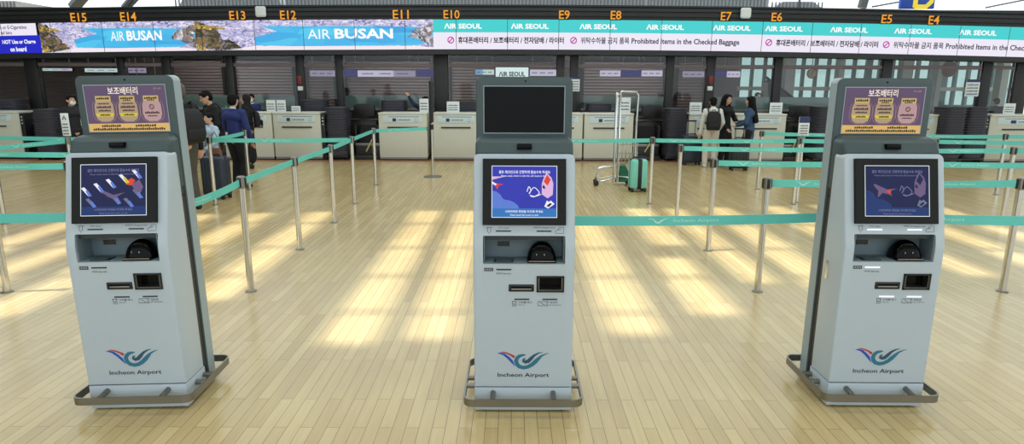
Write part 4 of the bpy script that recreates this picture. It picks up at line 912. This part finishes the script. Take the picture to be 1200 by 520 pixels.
back_desk(404, 508, 'service desk with glass screen behind the pointing clerk'); back_desk(684, 778, 'service desk with glass screen behind the luggage trolley'); back_desk(838, 904, 'service desk with glass screen behind the woman in denim'); back_desk(206, 344, 'service desk with glass screen behind the left queue'); back_desk(916, 985, 'service desk with pale screen left of the right kiosk')

# ------------------------------------------------------------------ people
SKIN = M('skin', (206, 164, 138), .55, var=.04); SKIN2 = M('skin_tan', (176, 128, 100), .55, var=.04); HAIRB = M('hair_black', (20, 17, 18), .75, var=.3, scale=40, spec=.15)
EYEW = M('eye_white', (230, 228, 222), .3); EYEB = M('eye_dark', (20, 16, 14), .2); LIP = M('lip', (160, 92, 84), .5)
def cap(mb, p, q, r0, r1, fl=1.0, n=14):
    """closed tapered limb with round ends; fl flattens it front to back"""
    p, q = Vector(p), Vector(q); d = q - p; l = d.length or 1e-6; z = d / l; x = Vector((1, 0, 0)) if abs(z.x) < .9 else Vector((0, 1, 0)); x = (x - z * x.dot(z)).normalized(); y = z.cross(x); rings = []
    for i in range(4): a = PI / 2 * (i + .3) / 4; rings.append((p - z * r0 * math.cos(a), r0 * math.sin(a)))
    for i in range(5): k = i / 4; rings.append((p + d * k, r0 + (r1 - r0) * k))
    for i in range(4): a = PI / 2 * (3.7 - i) / 4; rings.append((q + z * r1 * math.cos(a), r1 * math.sin(a)))
    mb.loft([[c + x * r * math.cos(2 * PI * j / n) + y * r * fl * math.sin(2 * PI * j / n) for j in range(n)] for c, r in rings], SKIN)
def ik(a, b, l1, l2, bend):
    a, b, bend = Vector(a), Vector(b), Vector(bend); d = b - a; l = min(d.length, (l1 + l2) * .999); z = d.normalized(); b = a + z * l
    k = (l1 * l1 - l2 * l2 + l * l) / (2 * l); h = math.sqrt(max(0, l1 * l1 - k * k)); s = bend - z * bend.dot(z)
    return a + z * k + s.normalized() * h, b
def person(label, x, y, z, h, yaw, top, legs, hair='short', hands=None, feet=None, lean=0.0, turn=0.0, nod=0.0, skin=None, shoe=None, female=False, mask=False, glasses=False, skirt=False, topm=None, long_top=False, pack=None, cap_mat=None, collar=None, legm=None, hood=False, low=False):
    """faces -Y at yaw 0; proportions of a unit-high figure times h"""
    skin = skin or SKIN; t = thing('person', label, 'person', (x, y, z), yaw)
    sh = .098 if female else .112; hp = .052
    L = Vector((0, -lean, 0)); pel = Vector((0, 0, .525)); chest = Vector((0, -lean * .6, .74)); nb = Vector((0, -lean, .835)); hc = nb + Vector((0, -.012 - nod * .04, .098 - nod * .012))
    shl = {s: Vector((s * sh, -lean * .9, .808)) for s in (-1, 1)}
    feet = feet or {-1: (-.062, .0), 1: (.062, -.02)}; hands = hands or {-1: (-.155, -.03, .45), 1: (.155, -.03, .45)}
    hip = {s: Vector((s * hp, 0, .515)) for s in (-1, 1)}; ank = {s: Vector((feet[s][0], feet[s][1], .05)) for s in (-1, 1)}; knee = {}
    for s in (-1, 1): knee[s], _ = ik(hip[s], ank[s], .24, .235, (s * .1, -1, 0))
    elb = {}; wr = {}
    for s in (-1, 1):
        elb[s], wr[s] = ik(shl[s], hands[s], .172, .15, (s * .7, .8, -.2))
    R = Euler((nod * .5, 0, turn))
    def hd(p): return hc + R.to_matrix() @ Vector(p)
    V = lambda q: tuple(Vector(q) * h)
    def fin(mb): mb.v = [tuple(Vector(v) * h) for v in mb.v]; return mb
    # body: one continuous surface
    mb = MB(); E_ = lambda c, r, rot=None, sub=2: mb.ell(tuple(c), r, SKIN, rot, sub)
    E_(hd((0, .004, .012)), (.046, .056, .058), R, 3); E_(hd((0, -.016, -.028)), (.036, .036, .040), R); E_(hd((0, -.03, -.052)), (.018, .016, .014), R)
    cap(mb, hd((0, -.052, .012)), hd((0, -.062, -.012)), .006, .010); E_(hd((0, -.042, .026)), (.030, .012, .006), R); E_(hd((0, -.050, -.034)), (.014, .007, .006), R)
    for s in (-1, 1): E_(hd((s * .047, .006, .0)), (.006, .013, .018), R); E_(hd((s * .026, -.036, -.012)), (.014, .012, .012), R)
    cap(mb, nb + Vector((0, .01, -.03)), hd((0, .012, -.04)), .030, .027)
    cap(mb, chest + Vector((-.045, 0, .03)), chest + Vector((.045, 0, .03)), .062, .062, .8); cap(mb, chest, pel + Vector((0, 0, .06)), .074, .066, .75); cap(mb, pel + Vector((-.03, 0, 0)), pel + Vector((.03, 0, 0)), .062, .062, .9)
    for s in (-1, 1):
        cap(mb, nb + Vector((0, .005, -.02)), shl[s], .03, .034); cap(mb, shl[s], elb[s], .031, .024); cap(mb, elb[s], wr[s], .024, .0155)
        cap(mb, hip[s], knee[s], .055, .036); cap(mb, knee[s], ank[s], .037, .021); cap(mb, ank[s], ank[s] + Vector((0, -.055, -.03)), .02, .018)
        d = (wr[s] - elb[s]).normalized(); side = d.cross(Vector((0, -1, 0))) if abs(d.y) < .8 else d.cross(Vector((0, 0, 1))); side.normalize(); nrm = side.cross(d)
        pc = wr[s] + d * .026; cap(mb, wr[s] + d * .008, wr[s] + d * .044, .015, .018, .6)
        inw = -s
        for i, ln in enumerate((.036, .041, .038, .030)):
            b0 = wr[s] + d * .05 + side * (i - 1.5) * .0098; b1 = b0 + d * ln * .55 + nrm * .004 * 1; b2 = b1 + d * ln * .42 + nrm * .012
            cap(mb, b0, b1, .0056, .0052, n=8); cap(mb, b1, b2, .0052, .0045, n=8)
        sd = side if (side.y < 0) else -side
        tb = wr[s] + d * .018 + sd * .014; cap(mb, tb, tb + d * .02 + sd * .014, .0072, .0062, n=8); cap(mb, tb + d * .02 + sd * .014, tb + d * .038 + sd * .017, .006, .005, n=8)
    put('body', remesh(fin(mb), 'body', .0052, skin, 2), t)
    # face
    mb = MB()
    for s in (-1, 1):
        mb.ell(hd((s * .019, -.0475, .008)), (.0085, .004, .0048), EYEW, R); mb.ell(hd((s * .019, -.0505, .008)), (.0042, .002, .0042), EYEB, R); cap_m = len(mb.v)
        mb.stroke([(s * .03, .022, .003), (s * .02, .0255, .005), (s * .010, .0225, .004)], lambda a, b, c: tuple(hd((a, -.0535, b))), HAIRB)
    fin(mb).build('eyes', t)
    mb = MB(); mb.ell(hd((0, -.0555, -.034)), (.013, .004, .0045), LIP, R); fin(mb).build('mouth', t)
    # hair
    mb = MB()
    if hair != 'scarf':
        mb.ell(hd((0, .012, .026)), (.052, .058, .052), SKIN, R, 3); mb.ell(hd((0, .03, .0)), (.048, .042, .055), SKIN, R, 3)
        for s in (-1, 1): mb.ell(hd((s * .04, -.012, .034)), (.016, .034, .026), SKIN, R)
        mb.ell(hd((.008, -.034, .052)), (.034, .022, .016), SKIN, R)
    if hair == 'long':
        for s in (-1, 0, 1): cap(mb, hd((s * .03, .03, .0)), nb + Vector((s * .045, .055 + .01 * (s == 0), -.07)), .036, .026)
    if hair == 'verylong':
        for s in (-1, 0, 1): cap(mb, hd((s * .034, .025, .01)), nb + Vector((s * .055, .078 + .012 * (s == 0), -.17)), .038, .03)
        for s in (-1, 1): cap(mb, hd((s * .046, -.005, .01)), nb + Vector((s * .06, -.02, -.08)), .018, .014)
    if hair == 'scarf':
        mb.ell(hd((0, .014, .014)), (.058, .064, .066), SKIN, R, 3); cap(mb, hd((0, .02, -.02)), nb + Vector((0, .0, -.05)), .058, .085, .8); cap(mb, nb + Vector((0, -.01, -.03)), chest + Vector((0, 0, -.02)), .088, .098, .75)
    hm = remesh(fin(mb), 'hair' if hair != 'scarf' else 'headscarf', .006, cap_mat or HAIRB if hair != 'scarf' else cap_mat, 4)
    if hair == 'scarf':
        bm = bmesh.new(); bm.from_mesh(hm); mi_ = R.to_matrix().inverted()
        dl = [f for f in bm.faces if (lambda p: p.y < -.01 and abs(p.x) < .034 and -.052 < p.z < .04)(mi_ @ (f.calc_center_median() / (h * S) - hc))]
        bmesh.ops.delete(bm, geom=dl, context='FACES'); bm.to_mesh(hm); bm.free(); sol = None
    put('headscarf' if hair == 'scarf' else 'hair', hm, t)
    # clothes
    tm = topm or top; mb = MB(); r = .008
    cap(mb, chest + Vector((-.052, 0, .03)), chest + Vector((.052, 0, .03)), .070 + r, .070 + r, .8); cap(mb, chest, pel + Vector((0, 0, .03)), .084, .082 + (.01 if long_top else 0), .78)
    if long_top: cap(mb, pel + Vector((-.03, 0, .02)), pel + Vector((.03, 0, .02)), .075, .075, .85); cap(mb, pel, pel + Vector((0, 0, -.07)), .088, .09, .8)
    else: cap(mb, pel + Vector((-.035, 0, .03)), pel + Vector((.035, 0, .03)), .062, .062, .9)
    for s in (-1, 1):
        cap(mb, nb + Vector((0, .008, -.03)), shl[s], .036, .042); cap(mb, shl[s], elb[s], .041, .034); cap(mb, elb[s], wr[s] - (wr[s] - elb[s]).normalized() * .004, .034, .025)
    if hood: mb.ell(nb + Vector((0, .055, -.015)), (.062, .04, .04), SKIN); mb.ell(nb + Vector((0, .03, .012)), (.05, .04, .028), SKIN)
    else: cap(mb, nb + Vector((0, .008, -.03)), nb + Vector((0, .006, .0)), .038, .036)
    put('jacket', remesh(fin(mb), 'jacket', .0075, tm, 4), t)
    mb = MB()
    cap(mb, pel + Vector((-.032, 0, .02)), pel + Vector((.032, 0, .02)), .067, .067, .92)
    if skirt:
        cap(mb, pel, pel + Vector((0, -.01, -.36)), .085, .115, .8)
    else:
        for s in (-1, 1): cap(mb, hip[s], knee[s], .064, .047); cap(mb, knee[s], ank[s] + Vector((0, 0, .015)), .048, .037)
    put('skirt' if skirt else 'trousers', remesh(fin(mb), 'trousers', .0075, legs, 4), t)
    for s in (-1, 1):
        mb = MB(); a = ank[s]; cap(mb, (a.x, a.y + .022, .022), (a.x + s * .008, a.y - .085, .018), .025, .023, .95); cap(mb, (a.x, a.y + .01, .03), (a.x, a.y, .055), .028, .028)
        fin(mb); mb.v = [(vx, vy, max(vz, .0)) for vx, vy, vz in mb.v]; put('shoe', remesh(mb, 'shoe', .006, shoe or BLACK, 2), t)
    if mask:
        mb = MB(); mb.ell(hd((0, -.036, -.026)), (.036, .028, .030), SKIN, R, 3); put('face_mask', remesh(fin(mb), 'face_mask', .005, M('mask_white', (236, 238, 240), .7), 2), t)
    if glasses:
        mb = MB()
        for s in (-1, 1): mb.tube([hd((s * .019 + .0135 * math.cos(a), -.0585, .008 + .011 * math.sin(a))) for a in [2 * PI * i / 12 for i in range(13)]], .0016, BLACK, 5); mb.tube([hd((s * .033, -.056, .01)), hd((s * .05, .0, .012))], .0016, BLACK, 5)
        mb.tube([hd((-.006, -.0585, .01)), hd((.006, -.0585, .01))], .0016, BLACK, 5); fin(mb).build('glasses', t)
    if cap_mat and hair != 'scarf' and False: pass
    if collar:
        mb = MB(); cap(mb, nb + Vector((0, .006, -.01)), nb + Vector((0, .004, .02)), .034, .032); put('collar', remesh(fin(mb), 'collar', .006, collar, 2), t)
    if pack:
        pm, scale = pack; g = thing('backpack', '', '', (0, 0, 0)); g.parent = t
        for k in ('label', 'category'): del g[k]
        bpy.data.objects.remove(g)
        mb = MB(); sw = .098 * scale; c0 = Vector((0, .075 - lean * .5, .0)); rings = []
        for zz, w_, d0 in ((.545, .8, .04), (.56, .95, .085), (.62, 1.0, .1), (.70, 1.0, .095), (.77, .92, .08), (.80, .75, .05), (.808, .5, .02)):
            rings.append([(p[0], p[1] + .078 - lean * .6, (zz - .67) * scale + .67) for p in rrect(sw * w_, 0, d0 * scale, zz, .03)])
        mb.loft(rings, pm); mb.box((-sw * .75, .16 * 1.02, .575), (sw * .75, .195 * (.8 + .2 * scale), .66), pm, .015)
        bp = fin(mb).build('backpack', t); mb = MB()
        for s in (-1, 1): mb.tube([(s * .07, .085 - lean * .8, .79), (s * .075, .04 - lean, .862), (s * .078, -.05 - lean, .83), (s * .085, -.085 - lean * .8, .74), (s * .1, -.03, .66), (s * .085, .085, .62)], .009, PK_BLACK, 8)
        mb.tube([(-.02, .1, .80), (-.02, .105, .83), (.02, .105, .83), (.02, .1, .80)], .005, pm, 6); fin(mb).build('strap', bp)
    return t

CL_BLACK = M('cloth_black', (14, 14, 17), .85, var=.15, scale=20); CL_GREYB = M('cloth_charcoal', (27, 29, 33), .85, var=.15, scale=20); CL_NAVY = M('cloth_navy', (30, 36, 66), .8, var=.12, scale=20); CL_BLUE = M('cloth_royal', (32, 46, 104), .8, var=.12, scale=20)
CL_DENIM = M('cloth_denim', (50, 76, 108), .8, var=.2, scale=24); CL_WHITE = M('cloth_white', (218, 220, 214), .8, var=.06, scale=14); CL_CREAM = M('cloth_cream', (206, 200, 184), .8, var=.06, scale=14); CL_LBLUE = M('cloth_pale_blue', (176, 200, 218), .8, var=.08, scale=14)
CL_JEANS = M('cloth_light_jeans', (116, 152, 188), .8, var=.15, scale=24); CL_OLIVE = M('cloth_grey_trousers', (74, 72, 66), .85, var=.12, scale=20); PK_GREEN = M('pack_green', (70, 150, 92), .6); PK_BLACK = M('pack_black', (14, 14, 17), .7); SHOE_W = M('shoe_white', (214, 214, 210), .6)
CAPM = mat_mosaic('cap_pattern', [(110, 52, 42), (52, 66, 46), (34, 30, 30), (110, 104, 84), (44, 42, 38)], 24, 0)
def X(px, py, Y): return at(px, py, Y)[0]
D = math.radians
# left queue
person('man in a black jacket and white mask standing behind the left belts', X(87, 150, 11.9), 11.9, 0, 1.44, D(62), CL_GREYB, CL_BLACK, mask=True, collar=CL_OLIVE)
person('tall person seen from behind with patterned cap and large black backpack', X(213, 150, 8.3), 8.3, 0, 1.66, D(-120), CL_BLACK, CL_OLIVE, cap_mat=CAPM, pack=(PK_BLACK, 1.02), shoe=BLACK, hands={-1: (-.16, -.02, .44), 1: (.12, -.12, .55)})
person('young man with glasses in black with green backpack looking down', X(255, 150, 10.8), 10.8, 0, 1.55, D(-52), CL_BLACK, CL_BLACK, glasses=True, nod=.7, turn=0, lean=.05, hands={-1: (-.08, -.17, .58), 1: (.10, -.15, .57)}, pack=(PK_GREEN, .95))
person('child in pale blue shirt and jeans between the dark suitcases', X(249, 170, 9.75), 9.75, 0, 1.22, D(-40), CL_LBLUE, CL_JEANS, hair='short', hands={-1: (-.10, -.12, .5), 1: (.12, -.14, .56)}, shoe=SHOE_W)
person('person in royal blue cardigan and dark trousers with back to us', X(276, 160, 10.15), 10.15, 0, 1.5, D(160), CL_BLUE, CL_GREYB, hair='short', collar=CL_WHITE, shoe=BLACK, hands={-1: (-.14, -.08, .5), 1: (.10, -.14, .56)}, turn=.3)
person('woman in black headscarf and long black dress with backpack', X(291, 150, 12.6), 12.6, 0, 1.45, D(-62), CL_BLACK, CL_BLACK, hair='scarf', cap_mat=CL_BLACK, skin=SKIN2, skirt=True, long_top=True, pack=(PK_BLACK, .85), female=True, hands={-1: (-.06, -.16, .56), 1: (.1, -.14, .55)})
person('masked desk clerk in blue vest behind the left counter', X(295, 120, 14.88), 14.88, 0, 1.42, D(8), CL_BLUE, CL_NAVY, hair='short', mask=True, collar=CL_WHITE, female=True)
person('desk clerk in navy behind the counter pointing with an outstretched arm', X(499, 120, 14.95), 14.95, 0, 1.38, D(-150), CL_NAVY, CL_NAVY, hair='short', female=True, hands={-1: (-.14, -.05, .47), 1: (.30, .0, 1.0)})
# right group
person('girl in white hoodie and cream trousers with black backpack, seen from behind', X(834, 150, 12.95), 12.95, 0, 1.42, D(172), CL_WHITE, CL_CREAM, hair='short', female=True, hood=True, pack=(PK_BLACK, 1.0), shoe=SHOE_W, hands={-1: (-.12, -.12, .54), 1: (.15, -.05, .47)})
person('woman with long dark hair in black between the hoodie girl and denim woman', X(849, 150, 13.32), 13.32, 0, 1.47, D(35), CL_BLACK, CL_GREYB, hair='verylong', female=True, hands={-1: (-.12, -.12, .54), 1: (.10, -.17, .6)}, long_top=True)
person('woman in blue denim jacket with wavy dark hair and black trousers', X(878, 150, 12.9), 12.9, 0, 1.44, D(-118), CL_DENIM, CL_BLACK, hair='verylong', female=True, hands={-1: (-.05, -.16, .64), 1: (.07, -.15, .60)}, long_top=True, shoe=SHOE_W)
# hall behind
person('dark dressed clerk standing at the far service desk above the denim woman', X(887, 120, 17.75), 17.75, 0, 1.46, D(10), CL_BLACK, CL_BLACK, hair='short')
person('dark silhouetted person behind the glass at far right', X(1168, 120, 17.2), 17.2, 0, 1.34, D(170), CL_BLACK, CL_BLACK, hair='short')

# ------------------------------------------------------------------ luggage
def suitcase(label, x, y, rz, w_, d_, h_, m, band=None, handle=0.0, trim=None):
    t = thing('suitcase', label, 'suitcase', (x, y, 0), rz); z0 = .05
    mb = MB(); mb.box((-w_ / 2, -d_ / 2, z0), (w_ / 2, d_ / 2, h_), m, .045, 4); mb.build('shell', t)
    mb = MB()
    for i in range(5): xx = -w_ / 2 + w_ * (i + 1) / 6; mb.box((xx - .012, -d_ / 2 - .006, z0 + .05), (xx + .012, d_ / 2 + .006, h_ - .05), m, .005)
    mb.build('rib', t); mb = MB(); mb.box((-w_ / 2 - .004, -.012, z0 - .002), (w_ / 2 + .004, .012, h_ + .003), trim or BLACK, .01); mb.build('zip_seam', t)
    for sx in (-1, 1):
        for sy_ in (-1, 1):
            mb = MB(); mb.tube([(sx * w_ * .38 - .016, sy_ * d_ * .34, .026), (sx * w_ * .38 + .016, sy_ * d_ * .34, .026)], .026, BLACK, 12); mb.box((sx * w_ * .38 - .022, sy_ * d_ * .34 - .018, .03), (sx * w_ * .38 + .022, sy_ * d_ * .34 + .018, z0 + .012), BLACK, .004); mb.build('wheel', t)
    mb = MB(); mb.tube([(-.09, 0, h_ - .005), (-.085, 0, h_ + .03), (.085, 0, h_ + .03), (.09, 0, h_ - .005)], .012, BLACK, 8); mb.build('carry_handle', t)
    if handle:
        mb = MB()
        for sx in (-.09, .09): mb.tube([(sx, d_ * .3, h_ - .02), (sx, d_ * .3, h_ + handle)], .011, DSTEEL, 8)
        mb.tube([(-.11, d_ * .3, h_ + handle), (.11, d_ * .3, h_ + handle)], .017, BLACK, 8); mb.build('telescopic_handle', t)
    if band: mb = MB(); mb.box((-.03, -d_ / 2 - .01, z0 - .004), (.03, d_ / 2 + .01, h_ + .008), band, .004); mb.build('strap', t, label='black luggage strap')
    return t
MINT = M('case_mint', (128, 208, 190), .35); CNAVY = M('case_navy', (38, 48, 62), .4); CBLK = M('case_black', (26, 27, 30), .4)
suitcase('mint green suitcase with black strap beside the luggage trolley', 2.0, 9.95, D(8), .27, .2, .52, MINT, BLACK)
suitcase('dark navy suitcase beside the left queue post', -4.36, 9.2, D(-12), .36, .24, .62, CNAVY)
suitcase('large black suitcase next to the person with the big backpack', -4.8, 9.15, D(10), .3, .26, .8, CBLK)
suitcase('dark blue suitcase with raised handle left of the hooded girl', X(808, 180, 13.55), 13.45, D(5), .42, .26, .62, CNAVY, None, .3)
suitcase('black suitcase standing between the hooded girl and the denim woman', X(862, 180, 12.75), 12.55, D(-5), .36, .24, .62, CBLK, None, .2)
t = thing('shoulder_bag', 'brown bag hanging beside the child in pale blue', 'bag', (X(251, 170, 9.42), 9.42, .46)); mb = MB(); mb.loft([rrect(w_, -.05, .05, z, .03) for z, w_ in ((0, .07), (.02, .1), (.22, .095), (.26, .07))], M('bag_brown', (120, 76, 46), .5)); mb.build('pouch', t); mb = MB(); mb.tube([(-.085, 0, .24), (-.05, .02, .42), (.0, .04, .5), (.05, .02, .42), (.085, 0, .24)], .009, M('bag_brown', (120, 76, 46)), 6); mb.build('strap', t)
# luggage trolley with tall uprights
t = thing('luggage_trolley', 'tall steel luggage trolley with wire basket beside the mint suitcase', 'luggage trolley', (1.74, 10.55, 0))
mb = MB()
for x0, y0 in ((-.03, -.05), (.03, -.05)): mb.tube([(x0, y0, .06), (x0, y0, 1.5), (x0 * .8, y0 + .02, 1.54)], .022, STEEL, 10)
mb.build('upright', t); mb = MB(); mb.tube([(.33, .05, .3), (.33, .05, 1.16)], .017, STEEL, 10); mb.build('upright', t)
mb = MB(); mb.tube([(0, -.03, 1.5), (.06, .0, 1.56), (.3, .03, 1.55), (.34, .05, 1.5), (.33, .05, 1.1)], .016, STEEL, 10); mb.build('handle_bar', t)
mb = MB()
for i in range(6): x0 = .02 + i * .062; mb.tube([(x0, -.12, .36), (x0, -.12, .72 - .02 * (i % 2)), (x0 + .02, -.06, .74), (x0 + .02, .06, .40)], .006, STEEL, 6)
mb.tube([(.0, -.12, .36), (.35, -.12, .36)], .007, STEEL, 6); mb.tube([(.0, -.12, .56), (.35, -.12, .56)], .006, STEEL, 6); mb.tube([(.0, -.12, .70), (.35, -.12, .70)], .006, STEEL, 6); mb.build('wire_basket', t)
mb = MB(); mb.tube(curve([(.3, -.05, .12), (.05, -.05, .16), (-.14, -.05, .10), (-.3, -.08, .09), (-.3, -.08, .26), (-.24, -.08, .31), (.0, -.05, .32)], 5), .013, STEEL, 8); mb.tube(curve([(.3, .18, .12), (.0, .18, .13), (-.26, .18, .09), (-.27, .18, .24), (-.2, .18, .29), (.0, .1, .30)], 5), .013, STEEL, 8); mb.tube([(-.3, -.08, .09), (-.27, .18, .09)], .012, STEEL, 8); mb.build('base_frame', t)
mb = MB(); mb.prism([(.06, .1), (.3, .1), (.16, .36), (.08, .36)], .02, lambda a, b, c: (a, .05 - c, b), M('trolley_green', (40, 110, 84), .5)); mb.box((-.02, -.02, .06), (.3, .16, .1), M('trolley_green', (40, 110, 84)), .01); mb.build('panel', t, label='green plastic panel')
for xx, yy in ((-.33, -.08), (-.3, .18), (.24, -.05), (.24, .16)): mb = MB(); mb.tube([(xx, yy - .02, .045), (xx, yy + .02, .045)], .045, BLACK, 14); mb.tube([(xx, yy, .045), (xx, yy, .12)], .012, DSTEEL, 6); mb.build('castor', t)
